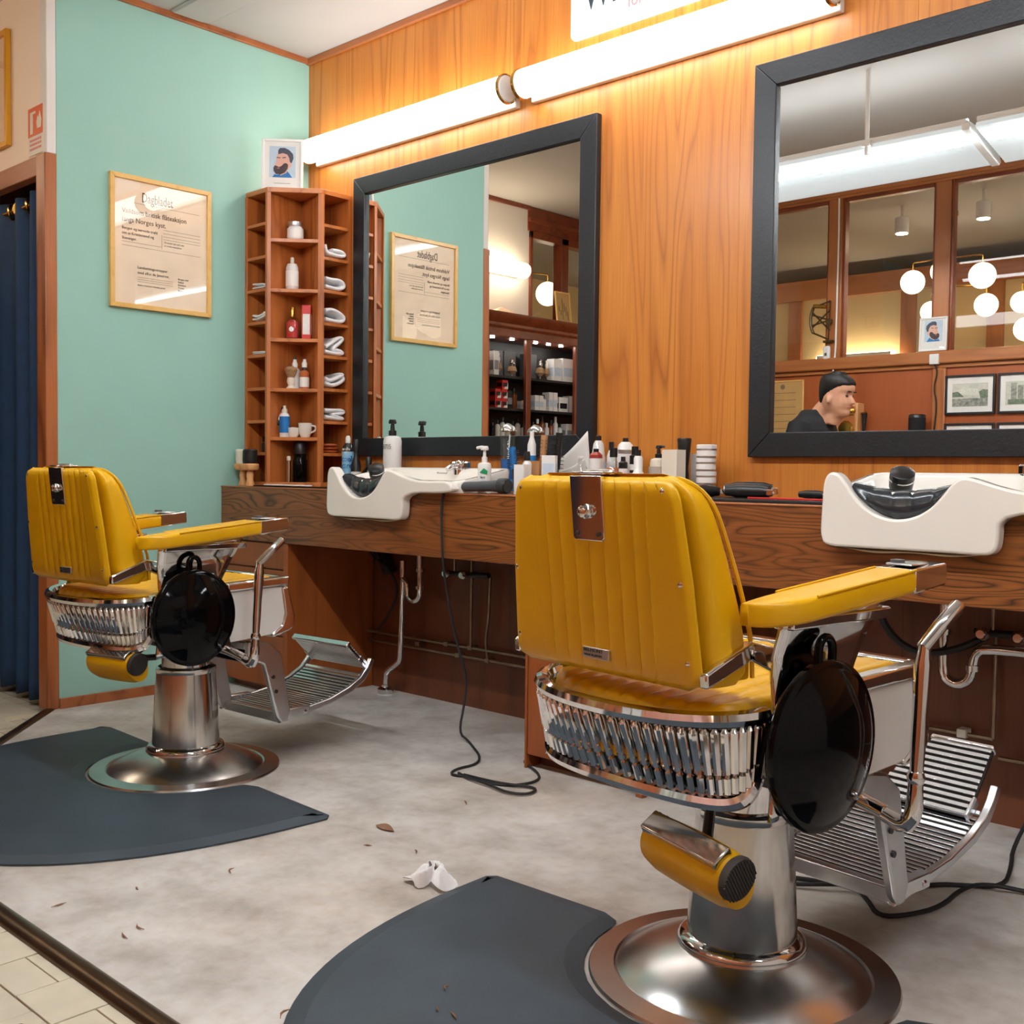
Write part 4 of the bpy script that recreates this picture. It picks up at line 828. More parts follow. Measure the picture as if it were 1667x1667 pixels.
# ================================================================== MATS AND FLOOR LITTER
def floor_mat(cx, cy, rz, label, DX=0.0):
    pts = []; a, b_ = .735, .90
    n = 46
    for k in range(n + 1):
        th = -PI * k / n; c, s = math.cos(th), math.sin(th)
        pts.append((a * math.copysign(abs(c) ** .8, c), -.03 + b_ * math.copysign(abs(s) ** .86, s)))
    # straight front edge with a rounded notch for the chair foot
    def rc_(p, q, k): return (p[0] + (q[0] - p[0]) * k, p[1] + (q[1] - p[1]) * k)
    pts += [(-.735, .03), (-.715, .05), (-.37 + DX, .05), (-.325 + DX, .03)]
    for k in range(19):
        th = PI + PI * k / 18 + .02 * (1 - 2 * k / 18); pts.append((.312 * math.cos(th) + DX, -.0 + .312 * math.sin(th)))
    pts += [(.325 + DX, .03), (.37 + DX, .05), (.715, .05), (.735, .03)]
    t = thing('floor_mat', label, 'mat', (cx, cy, 0), rz, 'anti-fatigue mats')
    m1 = MB(); n = len(pts)
    def inset(p, d):
        r = math.hypot(*p); 
        return (p[0] * (1 - d / max(r, .3)), p[1] * (1 - d / max(r, .3)))
    outer = [Vector((x, y, .001)) for x, y in pts]; o2 = [Vector((x, y, .006)) for x, y in pts]
    def ins(d, z):
        out = []
        for i, p in enumerate(pts):
            q, w = pts[i - 1], pts[(i + 1) % n]; d_ = Vector((w[0] - q[0], w[1] - q[1]));
            nn = Vector((-d_.y, d_.x)).normalized() if d_.length > 1e-6 else Vector((0, 0))
            out.append(Vector((p[0] - nn.x * d, p[1] - nn.y * d, z)))
        return out
    sgn = 1 if sum(pts[i][0] * pts[(i + 1) % n][1] - pts[(i + 1) % n][0] * pts[i][1] for i in range(n)) < 0 else -1
    from mathutils.geometry import tessellate_polygon
    lay = [outer, o2, ins(.018 * sgn, .011), ins(.040 * sgn, .0155)]
    m1.rings(lay, False, False)
    m1.add(lay[-1], [tuple(f) for f in tessellate_polygon([[Vector((p.x, p.y, 0)) for p in lay[-1]]])]); m1.add(lay[0], [tuple(f) for f in tessellate_polygon([[Vector((p.x, p.y, 0)) for p in lay[0]]])])
    m1.build('rubber', 'mat_rubber', t, 0, 50)
    return t
floor_mat(1.178, -1.330, math.radians(-2.5), 'dark rubber half-round mat behind the far chair', -.034); floor_mat(3.278, -1.334, math.radians(2), 'dark rubber half-round mat behind the near chair', -.02)
# extension cable on the floor on the right
def cable(label, pts): return tag(MB().tube(pts, .0055, 8, 2).build('extension_cable', 'rubber_black'), label, 'cable')
cable('black cable on the floor rising along the right wall panel', [(3.05, -.82, .006), (3.16, -.775, .006), (3.23, -.75, .006), (3.27, -.765, .006), (3.35, -.60, .006), (3.41, -.555, .006), (3.48, -.50, .006), (3.45, -.36, .006), (3.40, -.2, .01), (3.42, -.03, .12), (3.46, -.02, .30)])
cable('black cable looping on the floor below the near footrest', [(3.08, -.87, .006), (3.18, -.812, .016), (3.225, -.77, .018), (3.28, -.81, .006), (3.34, -.885, .006), (3.385, -.83, .006), (3.42, -.73, .006), (3.42, -.61, .016), (3.45, -.54, .018), (3.55, -.49, .006), (3.9, -.42, .006)])
# litter
ts = thing('tissue', 'crumpled white tissue at the edge of the near mat', 'tissue', (2.477, -1.445, .004))
def tsf(u, v):
    a = u * 2 * PI; rr = (.012 + .034 * v) * (1 + .35 * math.sin(3 * a + 2 * v) + .2 * math.sin(7 * a)); return (rr * math.cos(a) * 1.2, rr * math.sin(a), .032 * (1 - v ** 2) + .008 * math.sin(5 * a + 6 * v) + .006)
MB().grid(tsf, 40, 8, True).build('paper', 'tissue', ts, 0, 180)
rnd = random.Random(3)
for k in range(34):
    if k < 26: x, y = rnd.uniform(1.9, 3.0), rnd.uniform(-2.15, -.75)
    else: x, y = rnd.uniform(2.7, 3.2), rnd.uniform(-2.1, -1.7)
    onmat = k >= 26
    z = .0175 if onmat else .001
    if not onmat and math.hypot(x - 3.268, (y + 1.37)) < .95: continue
    L = rnd.uniform(.012, .04); a = rnd.uniform(0, 6.28); cv = rnd.uniform(-.01, .01)
    p = [(-L / 2, 0, .0015), (0, cv, .003), (L / 2, 0, .0015)]
    t = MB().tube(p, [.0008, .0022, .0008], 5, 1).build('hair_clump', 'dust_brown'); t.location = (x, y, z); t.rotation_euler = (0, 0, a)
    tag(t, 'small tuft of cut brown hair on the grey floor' if not onmat else 'small tuft of cut hair on the near mat', 'hair', 'tufts of cut hair on the grey floor' if not onmat else 'tufts of cut hair on the near mat')
lf = MB().grid(lambda u, v: (.035 * (u - .5) * 2, .014 * (v - .5) * 2 * math.sin(PI * (.1 + .8 * u)), .004 + .006 * math.sin(4 * u) * v), 8, 4).build('dry_leaf', 'dust_brown'); lf.location = (2.09, -1.268, .001); tag(lf, 'small dry brown leaf on the floor between the mats', 'leaf')

# ================================================================== BARBER CHAIRS
def interp(tab, z):
    if z <= tab[0][0]: return tab[0][1]
    for (a, va), (c, vc) in zip(tab[:-1], tab[1:]):
        if z <= c: return va + (vc - va) * (z - a) / (c - a)
    return tab[-1][1]
def rot_y_to(a, b):
    """matrix placing local z along a->b at a"""
    a = Vector(a); d = (Vector(b) - a); q = d.to_track_quat('Z', 'Y'); return Matrix.Translation(a) @ q.to_matrix().to_4x4(), d.length
def barber_chair(label, loc, deg, flap_up, roll):
    t = thing('barber_chair', label, 'barber chair', (loc[0], loc[1], .0), math.radians(deg), 'yellow barber chairs')
    # ---- foot and column
    MB().lathe([(.304, .0), (.305, .004), (.302, .0095), (.254, .0135), (.249, .0105), (.244, .0135), (.238, .019), (.20, .038), (.155, .056), (.128, .064), (.126, .070)], 72).build('base_disc', 'base_chrome', t, 0, 25)
    MB().lathe([(.106, .056), (.118, .058), (.126, .064), (.127, .074), (.119, .083), (.108, .087), (.104, .088)], 56).build('base_ring', 'chrome', t, 0, 60)
    MB().lathe([(.109, .07), (.108, .095), (.104, .18), (.099, .26), (.095, .322), (.0965, .325), (.0965, .338), (.088, .342), (.084, .332), (.084, .29)], 56).build('column', 'worn_chrome', t, 0, 30)
    MB().lathe([(.078, .28), (.078, .435)], 40).build('piston', 'chrome', t)
    # ---- seat carrier
    MB().box(-.135, .135, -.165, .15, .43, .462).build('carrier', 'dark_steel', t, .01)
    MB().box(-.20, .20, -.10, .06, .455, .50).build('carrier', 'dark_steel', t, .01)
    MB().tube([(-.30, -.165, .545), (.30, -.165, .545)], .022, 14).build('axle', 'chrome', t)
    MB().prism([(-.22, .50), (.215, .50), (.215, .45), (-.16, .44)], -.21, .21, 0).build('seat_pan', 'dark_steel', t, .01)
    # ---- seat cushion with piped channels running front to back
    def rear(x): 
        k = min(1, abs(x) / .232); return -.392 + .125 * (1 - math.sqrt(max(0, 1 - k ** 2.3)))
    def seat(u, v):
        x = -.228 + .456 * u; y0 = rear(x); y = y0 + (.205 - y0) * v
        ex = min(1, (1 - abs(2 * u - 1)) * 10); ey = min(1, v * 22, (1 - v) * 14)
        e = math.sqrt(max(0, 1 - (1 - ex) ** 2)) * math.sqrt(max(0, 1 - (1 - ey) ** 2))
        ch = abs(math.sin((u * 11) * PI)) ** .5
        return (x, y, .565 + .046 * e + .005 * ch * e + .026 * v * e)
    MB().grid(seat, 88, 66).build('seat', 'yellow_leather', t, 0, 60)
    MB().prism([(x, rear(x) + .012) for x in [-.222 + .444 * k / 20 for k in range(21)]] + [(.222, .205), (-.222, .205)], .50, .563).build('seat_base', 'yellow_leather', t, .008)
    # ---- fluted chrome skirt around the rear
    def sk(u, v):                                            # u -1..1 along, v 0 bottom .. 1 top
        a = u * PI / 2; c = max(0.0, math.cos(a)); lo = .05 * abs(u) ** 6
        w = .244 + .008 * v; ys = -.285 + .012 * v; yb = -.350 - .062 * v
        return Vector((w * math.copysign(abs(math.sin(a)) ** .9, u), ys + (yb - ys) * c ** .95, .450 + lo + (.153 - lo) * v - .010 * c * v))
    MB().grid(lambda u, v: sk(2 * u - 1, v), 64, 6).build('skirt', 'worn_chrome', t, 0, 60)
    skb = [o for o in t.children if o.name.startswith('skirt')][0]
    for vv, r, nm in ((1.0, .0145, 'rim'), (0.0, .014, 'rim')):
        MB().tube([sk(-1 + 2 * i / 40, vv) for i in range(41)], r, 8).build(nm, 'chrome', skb)
    for u in (-1, 1): MB().tube([sk(u, .0), sk(u, .5), sk(u, 1)], .010, 8).build('rim', 'chrome', skb)
    NF = 31
    for i in range(NF):
        u = -.95 + 1.9 * (i + .5) / NF
        for v0, v1, r in ((.34, .90, .0088), (.12, .33, .0070)):
            p0, p1 = sk(u, v0), sk(u, v1); n = Vector((p0.x, p0.y + .05, 0)).normalized() * .0035
            MB().tube([p0 + n, p0 * .93 + p1 * .07 + n * 1.6, p0 * .07 + p1 * .93 + n * 1.6, p1 + n], [r * .55, r, r, r * .55], 8).build('flute', 'chrome', skb)
    # ---- enamel aprons and chrome mouldings of the seat sides and front
    for s in (-1, 1):
        ap = [(-.26, .50), (-.20, .60), (.20, .606), (.214, .52), (.205, .475), (.17, .452), (-.05, .440), (-.20, .452)]
        MB().prism(ap, s * .232, s * .246, 0).build('apron', 'white_enamel', t, .003)
        MB().prism([(-.02, .604), (.222, .611), (.226, .640), (-.02, .632)], s * .222, s * .256, 0).build('seat_moulding', 'chrome', t, .006)
        MB().prism([(.196, .604), (.226, .606), (.255, .505), (.250, .468), (.232, .455), (.165, .440), (.155, .452), (.198, .478), (.212, .515)], s * .20, s * .250, 0).build('corner_moulding', 'chrome', t, .008)
    MB().box(-.225, .225, .205, .238, .47, .60).build('front_apron', 'white_enamel', t, .008)
    MB().box(-.225, .225, .205, .242, .60, .638).build('seat_moulding', 'chrome', t, .008)
    # ---- backrest
    yr = [(.655, -.392), (.70, -.398), (.97, -.428), (.99, -.430)]
    yf = [(.64, -.268), (.716, -.270), (.78, -.288), (.86, -.316), (.95, -.352), (.975, -.368), (.99, -.392), (.995, -.41)]
    wt = [(.65, .226), (.75, .224), (.88, .216), (.94, .208), (.965, .196), (.98, .182), (.99, .162), (.995, .14)]
    zs = [.65, .655, .67, .70, .74, .78, .82, .86, .90, .93, .95, .965, .975, .983, .989, .993, .9955]
    rings = []
    for z in zs:
        w = interp(wt, z); a = interp(yr, z) + .012; f_ = interp(yf, z)
        if z < .67: k = (z - .645) / .025; f_ = f_ - .02 * (1 - k); w = w - .012 * (1 - k)
        if z > .985: a = a + .02 * (z - .985) / .01
        ring = []
        for k in range(40):
            th = 2 * PI * k / 40; c, s = math.cos(th), math.sin(th)
            ring.append(Vector((w * math.copysign(abs(c) ** .28, c), (a + f_) / 2 + (f_ - a) / 2 * math.copysign(abs(s) ** .45, s), z)))
        rings.append(ring)
    bk = MB().rings(rings).build('backrest', 'yellow_leather', t, 0, 55)
    # piping round the front edge
    pp = [Vector((s_ * interp(wt, z), interp(yf, z) - .008, z)) for s_, z in [(1, z) for z in (.66, .72, .78, .84, .90, .94, .965, .98, .99)] + [(-1, z) for z in (.99, .98, .965, .94, .90, .84, .78, .72, .66)]]
    MB().tube(pp, .0042, 6, 1).build('piping', 'yellow_leather', bk)
    # rear panel with vertical channels
    NZ, NX = 34, 250; zt, zb = .986, .652; Rt, Rb = .035, .03
    def rp(u, v):
        z = zb + (zt - zb) * v
        w = interp([(.65, .222), (.72, .218), (.82, .212), (.92, .200), (.99, .192)], z)
        if z > zt - Rt: w = w - Rt + math.sqrt(max(0, Rt ** 2 - (z - zt + Rt) ** 2))
        if z < zb + Rb: w = w - Rb + math.sqrt(max(0, Rb ** 2 - (zb + Rb - z) ** 2))
        x = (2 * u - 1) * w; y = interp(yr, z)
        q = (x + .005) / .0355
        puff = (abs(math.sin(q * PI)) ** .6) * .0042 if abs(x) < .1375 else .0042
        edge = min(1, (1 - abs(2 * u - 1)) * w / .008, (zt - z) / .006 + .0, (z - zb) / .006)
        edge = max(0, min(1, edge)); pf = .003 * math.sqrt(edge) + puff * min(1, (1 - abs(2 * u - 1)) * w / .02, max(0, (zt - z)) / .03 + .25, (z - zb) / .03)
        return (x, y - .002 - pf - .004 * edge, z)
    rpn = MB().grid(rp, NX, NZ).build('rear_panel', 'yellow_leather', t, 0, 70)
    rpn.modifiers.new('solid', 'SOLIDIFY').thickness = .012; rpn.modifiers['solid'].offset = 0
    for s in (-1, 1):
        for x, z in ((.172, .968), (.198, .821), (.204, .695)):
            MB().lathe([(.0075, 0), (.0075, .002), (.005, .0055), (.002, .0065)], 12, Matrix.Translation((s * x, interp(yr, z) - .0125, z)) @ Matrix.Rotation(PI / 2, 4, 'X')).build('stud', 'chrome', rpn)
    # headrest bracket plate with knob
    pl = MB(); tp = [(-.038, .991), (.038, .991), (.038, .885), (.033, .880), (-.033, .880), (-.038, .885)]
    pts = [Vector((x, interp(yr, z) - .0205, z)) for x, z in tp] + [Vector((x, interp(yr, z) - .010, z)) for x, z in tp]
    pl.add(pts, [tuple(range(6)), tuple(reversed(range(6, 12)))] + [(i, (i + 1) % 6, 6 + (i + 1) % 6, 6 + i) for i in range(6)])
    pl.box(-.038, .038, -.446, -.395, .9935, .998)
    plate = pl.build('bracket_plate', 'chrome', t, .0015)
    MB().lathe([(.03, 0), (.028, .003), (.02, .0045)], 24, Matrix.Translation((0, -.415, .998)) @ Matrix.Diagonal((1.2, .5, 1, 1))).build('slot', 'satin_steel', plate)
    MB().lathe([(.012, 0), (.013, .004), (.010, .008), (.010, .014), (.006, .017)], 16, Matrix.Translation((0, -.443, .930)) @ Matrix.Rotation(PI / 2, 4, 'X')).build('knob', 'chrome', plate)
    for x in (-.026, .026): MB().lathe([(.0045, 0), (.0045, .002), (.002, .003)], 10, Matrix.Translation((x, interp(yr, .892) - .0205, .892)) @ Matrix.Rotation(PI / 2, 4, 'X')).build('screw', 'dark_steel', plate)
    lg = MB().box(-.032, .032, -.4185, -.400, .674, .693).build('maker_plate', 'satin_steel', t, .001)
    text_mesh('lettering', 'BELMONT', .0085, 'dark_steel', lg, frame_mtx((-.0295, -.4190, .6855), (1, 0, 0), (0, 0, 1)), .0004, squeeze=1.25)
    text_mesh('lettering', 'MADE IN JAPAN', .0055, 'dark_steel', lg, frame_mtx((-.0275, -.4190, .6780), (1, 0, 0), (0, 0, 1)), .0004, squeeze=1.1)
    # ---- hinges between back and arms
    for s in (-1, 1):
        MB().prism([(-.405, .680), (-.402, .655), (-.29, .690), (-.225, .662), (-.21, .60), (-.165, .545), (-.14, .56), (-.17, .62), (-.195, .70), (-.29, .722)], s * .218, s * .236, 0).build('hinge_plate', 'chrome', t, .004)
        MB().box(s * .212 - .006, s * .212 + .006, -.305, -.272, .655, .70).build('hinge_pad', 'yellow_leather', t, .01)
        # side shield between arm and wheel cover
        def shf(u, v, s=s):
            z = .43 + .33 * v
            y0 = interp([(.43, -.285), (.52, -.272), (.60, -.268), (.68, -.272), (.76, -.285)], z); y1 = interp([(.43, -.02), (.55, -.045), (.62, -.06), (.66, -.035), (.70, -.012), (.76, .012)], z)
            x = interp([(.43, .268), (.58, .262), (.66, .258), (.70, .262), (.76, .285)], z)
            return (s * x, y0 + (y1 - y0) * u, z + .02 * u * v)
        o = MB().grid(shf, 10, 22).build('side_shield', 'chrome', t, 0, 60); o.modifiers.new('solid', 'SOLIDIFY').thickness = .008
        MB().tube([(s * .28, -.275, .762), (s * .28, .01, .786)], .006, 8).build('shield_rim', 'chrome', t)
        # armrest rising gently forward
        def arm(v, k):
            y = -.335 + .395 * v; zc = .772 + .036 * v
            e = math.sqrt(max(0.0, 1 - (1 - min(1, v * 4)) ** 2)); xi = .244 - .006 * e; xo = .262 + .0615 * e
            w = (xo - xi) / 2; h = .022 * (.8 + .2 * e); cx = (xi + xo) / 2
            a = 2 * PI * k / 28; c, q = math.cos(a), math.sin(a)
            return Vector((s * (cx + w * math.copysign(abs(c) ** .35, c)), y, zc + h * math.copysign(abs(q) ** .4, q)))
        rg = [[arm(v, k) for k in range(28)] for v in (0, .01, .03, .06, .10, .15, .2, .25, .4, .6, .8, 1.0)]
        am = MB().rings(rg).build('armrest', 'yellow_leather', t, 0, 50)
        for e_ in (-1, 1): MB().tube([(s * (.2808 + e_ * .0408), -.335 + .395 * v, .772 + .036 * v + .0205) for v in (.25, .4, .6, .8, 1)], .0024, 6).build('piping', 'yellow_leather', am)
        MB().prism([(.055, .786), (.163, .797), (.166, .802), (.166, .834), (.160, .838), (.055, .830)], s * .241, s * .3235, 0).build('arm_cap', 'chrome', t, .005)
        ac = [o for o in t.children if o.name.startswith('arm_cap')][-1]
        MB().box(s * .282 - .026, s * .282 + .026, .068, .128, .834, .838, Matrix.Rotation(0, 4, 'X')).build('ashtray_lid', 'satin_steel', ac, .002)
        MB().box(s * .282 - .02, s * .282 - .002, .074, .094, .838, .844).build('lid_tab', 'grey_plastic', ac, .001)
        MB().box(s * .28 - .02, s * .28 + .02, -.27, .02, .745, .765, Matrix.Translation((0, 0, 0))).build('arm_support', 'chrome', t, .004)
        # round black cover with eyelet, only on the lever side
        if s < 0: continue
        cx = .272
        cv = MB().lathe([(.02, 0), (.125, .0), (.140, .006), (.1455, .016), (.1455, .026), (.140, .030), (.134, .030), (.13, .032), (.105, .046), (.07, .058), (.035, .064), (.004, .066)], 64, Matrix.Translation((s * cx, -.168, .543)) @ (RX if s > 0 else Matrix.Rotation(-PI / 2, 4, 'Y'))).build('wheel_cover', 'black_gloss', t, 0, 50)
        tor = [(s * (cx + .02), -.168 + .02 * math.cos(a), .704 + .022 * math.sin(a)) for a in [PI * k / 10 - .0 for k in range(11)]]
        MB().tube([(s * (cx + .02), -.148, .684)] + tor + [(s * (cx + .02), -.188, .684)], .0075, 10).build('eyelet', 'black_gloss', cv)
    # ---- lever on the right
    lv = MB().tube([(.30, .01, .395), (.345, .005, .385), (.362, .003, .41), (.362, .006, .47)], [.014, .016, .015, .013], 12, 1).build('lever', 'chrome', t)
    MB().tube([(.362, .006, .46), (.362, .012, .56), (.362, .018, .66), (.363, .022, .704)], [.0115, .013, .015, .011], 12, 1).build('lever_arm', 'chrome', lv)
    MB().tube([(.362, .017, .700), (.374, .05, .735), (.388, .087, .771), (.389, .09, .774)], [.0115, .0125, .0125, .009], 12).build('lever_grip', 'chrome', lv)
    MB().lathe([(.004, -.014), (.013, -.010), (.0165, 0), (.013, .010), (.004, .014)], 16, Matrix.Translation((.362, .006, .475))).build('lever_joint', 'chrome', lv)
    MB().tube([(.10, -.02, .43), (.20, .0, .425), (.30, .01, .398)], [.02, .018, .015], 10, 1).build('lever_shaft', 'chrome', lv)
    # ---- footrest
    X0, X1 = -.125, .178
    for s, x in ((-1, X0 - .012), (1, X1 + .012)):
        br = MB().prism([(.10, .43), (.185, .415), (.235, .375), (.275, .175), (.262, .140), (.240, .138), (.222, .160), (.165, .345), (.10, .375)], x - .011, x + .011, 0).build('footrest_bracket', 'satin_steel', t, .005)
        for z, y in ((.30, .20), (.25, .212)): MB().lathe([(.007, 0), (.007, .004)], 10, Matrix.Translation((x + (.011 if s > 0 else -.015), y, z)) @ RX).build('bolt', 'dark_steel', br)
        prof = [(.235, .135), (.345, .150), (.46, .168), (.56, .196), (.62, .228), (.655, .270), (.672, .300), (.650, .305), (.632, .275), (.60, .242), (.545, .214), (.455, .186), (.345, .172), (.25, .165)]
        rl = MB().prism(prof, x - .013, x + .003 if s < 0 else x + .005, 0).build('side_rail', 'slat_steel', t, .003)
        MB().lathe([(.008, 0), (.008, .006), (.004, .008)], 12, Matrix.Translation((x + (.005 if s > 0 else -.02), .338, .160)) @ RX).build('bolt', 'chrome', rl)
        MB().box(x - .016, x + .010, .245, .36, .148, .180, None).build('rail_clip', 'slat_steel', rl, .003)
    MB().prism([(.10, .425), (.20, .41), (.20, .395), (.10, .40)], X0, X1, 0).build('cross_plate', 'satin_steel', t, .003)
    MB().prism([(.22, .395), (.20, .40), (.13, .35), (.14, .345)], X0, X1, 0).build('cross_plate', 'dark_steel', t, .002)
    tread = [(.262, .163), (.35, .172), (.455, .184), (.545, .210), (.60, .238), (.632, .270), (.648, .298)]
    def along(tab, d):
        for (a, c) in zip(tab[:-1], tab[1:]):
            L = math.hypot(c[0] - a[0], c[1] - a[1])
            if d <= L: k = d / L; return (a[0] + (c[0] - a[0]) * k, a[1] + (c[1] - a[1]) * k, math.atan2(c[1] - a[1], c[0] - a[0]))
            d -= L
        a, c = tab[-2:]; return (c[0], c[1], math.atan2(c[1] - a[1], c[0] - a[0]))
    tray = MB().prism([(y, z - .006) for y, z in tread[:5]] + [(y, z - .011) for y, z in reversed(tread[:5])], X0, X1, 0).build('foot_tray', 'foot_dark', t)
    n = 22; Ltot = .355
    sb = MB().box(X0 + .002, X1 - .002, -.0052, .0052, -.005, .0015).build('slat', 'slat_steel', tray, .0012)
    for i in range(n):
        y, z, a = along(tread, .008 + Ltot * i / (n - 1)); o = sb if i == 0 else instance(sb, tray)
        o.location = (0, y, z); o.rotation_euler = (a, 0, 0)
    MB().box(X0, X1, .240, .262, .135, .168).build('rear_bar', 'slat_steel', t, .003)
    # hinged flap
    fl_ = (0, .640, .268) if not flap_up else (0, .575, .247)
    return t, fl_, X0, X1
plain('base_chrome', (.60, .60, .60, 1), .26, 1.0, var=.12, scale=7)
def fill_flap(t, loc, a, L, X0, X1, taper, under):
    """slatted foot flap pivoting about x; a is its angle from +y"""
    fl_ = MB().prism([(X0, 0), (X1, 0), (X1 - taper * .25, L), (X0 + taper, L)], -.010, -.005).build('foot_flap', 'foot_dark', t)
    fl_.location = loc; fl_.rotation_euler = (a, 0, 0)
    n = 11
    for i in range(n):
        k = i / (n - 1); MB().box(X0 + .002 + taper * k, X1 - .002 - taper * .25 * k, k * (L - .011), k * (L - .011) + .0105, -.005, .0015).build('slat', 'slat_steel', fl_, .0012)
    if under:
        for i in range(n):
            k = i / (n - 1); MB().box(X0 + .004, X1 - .004, k * (L - .011), k * (L - .011) + .0105, -.0165, -.011).build('slat', 'slat_steel', fl_, .0012)
    MB().box(X0 + taper - .002, X1 - taper * .25 + .002, L - .004, L + .010, -.018, .006).build('front_bar', 'chrome', fl_, .004)
    for x in (X0 - .002, X1 - .008): MB().box(x, x + .008, -.004, .05, -.02, .004).build('flap_arm', 'slat_steel', fl_, .002)
def cushion_roll(t, p, q, r, drop):
    """small headrest pad stowed below the seat"""
    zv = Vector(q) - Vector(p); L = zv.length; zv.normalize(); xv = Vector((0, -.55, .83)); xv = (xv - zv * xv.dot(zv)).normalized(); yv = zv.cross(xv)
    mt = Matrix(((xv.x, yv.x, zv.x, p[0]), (xv.y, yv.y, zv.y, p[1]), (xv.z, yv.z, zv.z, p[2]), (0, 0, 0, 1)))
    hr = MB(); rings = []
    for k in range(9):
        v = k / 8; rr = r * (.94 + .06 * math.sin(PI * v)) * (.9 if k in (0, 8) else 1)
        ring = []
        for i in range(26):
            a = 2 * PI * i / 26; ring.append(mt @ Vector((rr * (1.0 if math.cos(a) > 0 else 1.25) * math.cos(a), rr * .9 * math.sin(a), L * v)))
        rings.append(ring)
    h = hr.rings(rings).build('headrest', 'yellow_leather', t, 0, 60)
    cap = MB().lathe([(r * .88, L - .002), (r * .9, L + .004), (r * .84, L + .012)], 26, mt @ Matrix.Translation((r * .22, 0, 0)) @ Matrix.Diagonal((.80, .86, 1, 1))).build('end_cap', 'rib_rubber', h)
    o = MB()
    for i in range(13): h_ = .62 * r * math.sqrt(max(.05, 1 - ((i - 6) / 7) ** 2)); o.box(r * .22 - h_, r * .22 + h_, -r * .66 + i * r * .11, -r * .62 + i * r * .11, L + .011, L + .0135, mt)
    o.build('cap_ribs', 'rubber_black', cap)
    MB().box(r * .80, r * 1.12, -r * .42, r * .42, .004, L - .01, mt).build('mount_rail', 'worn_chrome', h, .003)
    for z in (.012, .03): MB().lathe([(.003, 0), (.003, .002)], 8, mt @ Matrix.Translation((r * .96, -r * .43, z)) @ Matrix.Rotation(PI / 2, 4, 'X')).build('rivet', 'dark_steel', h)
    mid = (Vector(p) + Vector(q)) / 2
    MB().tube([mid + Vector((0, .03, r * .6)), Vector((.04, -.15, .385)), Vector((.02, -.09, .40))], .010, 8, 1).build('mount_arm', 'dark_steel', h)
ch1, fp1, XA, XB = barber_chair('yellow leather barber chair by the green wall, farther from view', (1.144, -1.327), 3.5, False, 0)
ch2, fp2, _, _ = barber_chair('large yellow leather barber chair in the foreground with stowed headrest roll', (3.258, -1.331), -7.0, True, 0)
fill_flap(ch1, fp1, math.radians(135), .125, XA, XB, .0, True)
fill_flap(ch2, fp2, math.radians(39), .19, XA + .045, XB - .012, .075, False)
cushion_roll(ch1, (.045, -.345, .405), (.225, -.315, .405), .046, 0)
cushion_roll(ch2, (.055, -.315, .352), (.245, -.33, .335), .050, 0)

# ================================================================== HANGING LIGHT TROUGH (seen in the right mirror)
emit('trough_tube', (.95, .98, 1.0, 1), TROUGH_TUBE_E); emit('added_uplight', (.95, .98, 1.0, 1), TROUGH_TUBE_E * .14)
def trough(x0, x1, label, rods):
    t = thing('ceiling_lamp', label, 'lamp', (x0, -2.13, 2.55), group='hanging fluorescent troughs'); L = x1 - x0
    prof = [(.20, .055), (.205, .035)]
    n = 14
    for k in range(n + 1):
        y = .20 - .39 * k / n; z = .034 - .078 * k / n; prof.append((y, z)); prof.append((y - .012, z - .006)) if k < n else None
    prof += [(-.195, -.030), (-.12, .045), (.10, .06)]
    MB().prism(prof, .004, L - .004, 0).build('lens', 'trough_glow', t)
    MB().box(.004, L - .004, -.10, .20, .056, .085).build('housing', 'white_enamel', t, .006)
    MB().tube([(.05, .125, .0), (L - .05, .125, .0)], .017, 14).build('tube', 'trough_tube', t)
    MB().tube([(.05, .05, .115), (L - .05, .05, .115)], .013, 14).build('tube', 'added_uplight', t)  # unseen extra tube on top, added to brighten the ceiling
    MB().prism([(.212, .06), (.208, .03), (-.18, -.055), (-.205, -.035), (-.19, -.02), (-.12, .06)], L - .018, L + .018, 0).build('end_band', 'white_enamel', t, .002)
    for x in rods: MB().tube([(x - x0, .22, .0), (x - x0, .22, ZC - 2.55)], .011, 10).build('hanger', 'white_enamel', t); 
    for x in rods: MB().box(x - x0 - .02, x - x0 + .02, .19, .235, .04, .07).build('hanger_clip', 'white_enamel', t, .002)
trough(.95, 2.42, 'hanging fluorescent trough reflected at the left of the right mirror', (1.95,)); trough(2.46, 3.95, 'hanging fluorescent trough over the middle of the room', (3.5,)); trough(3.99, 5.5, 'hanging fluorescent trough farthest from the green wall', (5.0,))
# tube lamp on the far left wall
t = thing('wall_lamp', 'warm glowing tube lamp on the white wall above the display cabinet', 'lamp', (-1.16, -2.78, 2.455))
MB().box(0, .03, .02, .88, -.045, .045).build('base_plate', 'white_enamel', t, .004)
MB().lathe([(.03, 0), (.05, .008), (.056, .03), (.056, .87), (.05, .892), (.03, .9)], 28, Matrix.Translation((.08, 0, 0)) @ Matrix.Rotation(-PI / 2, 4, 'X')).build('diffuser_tube', 'side_tube_glow', t)

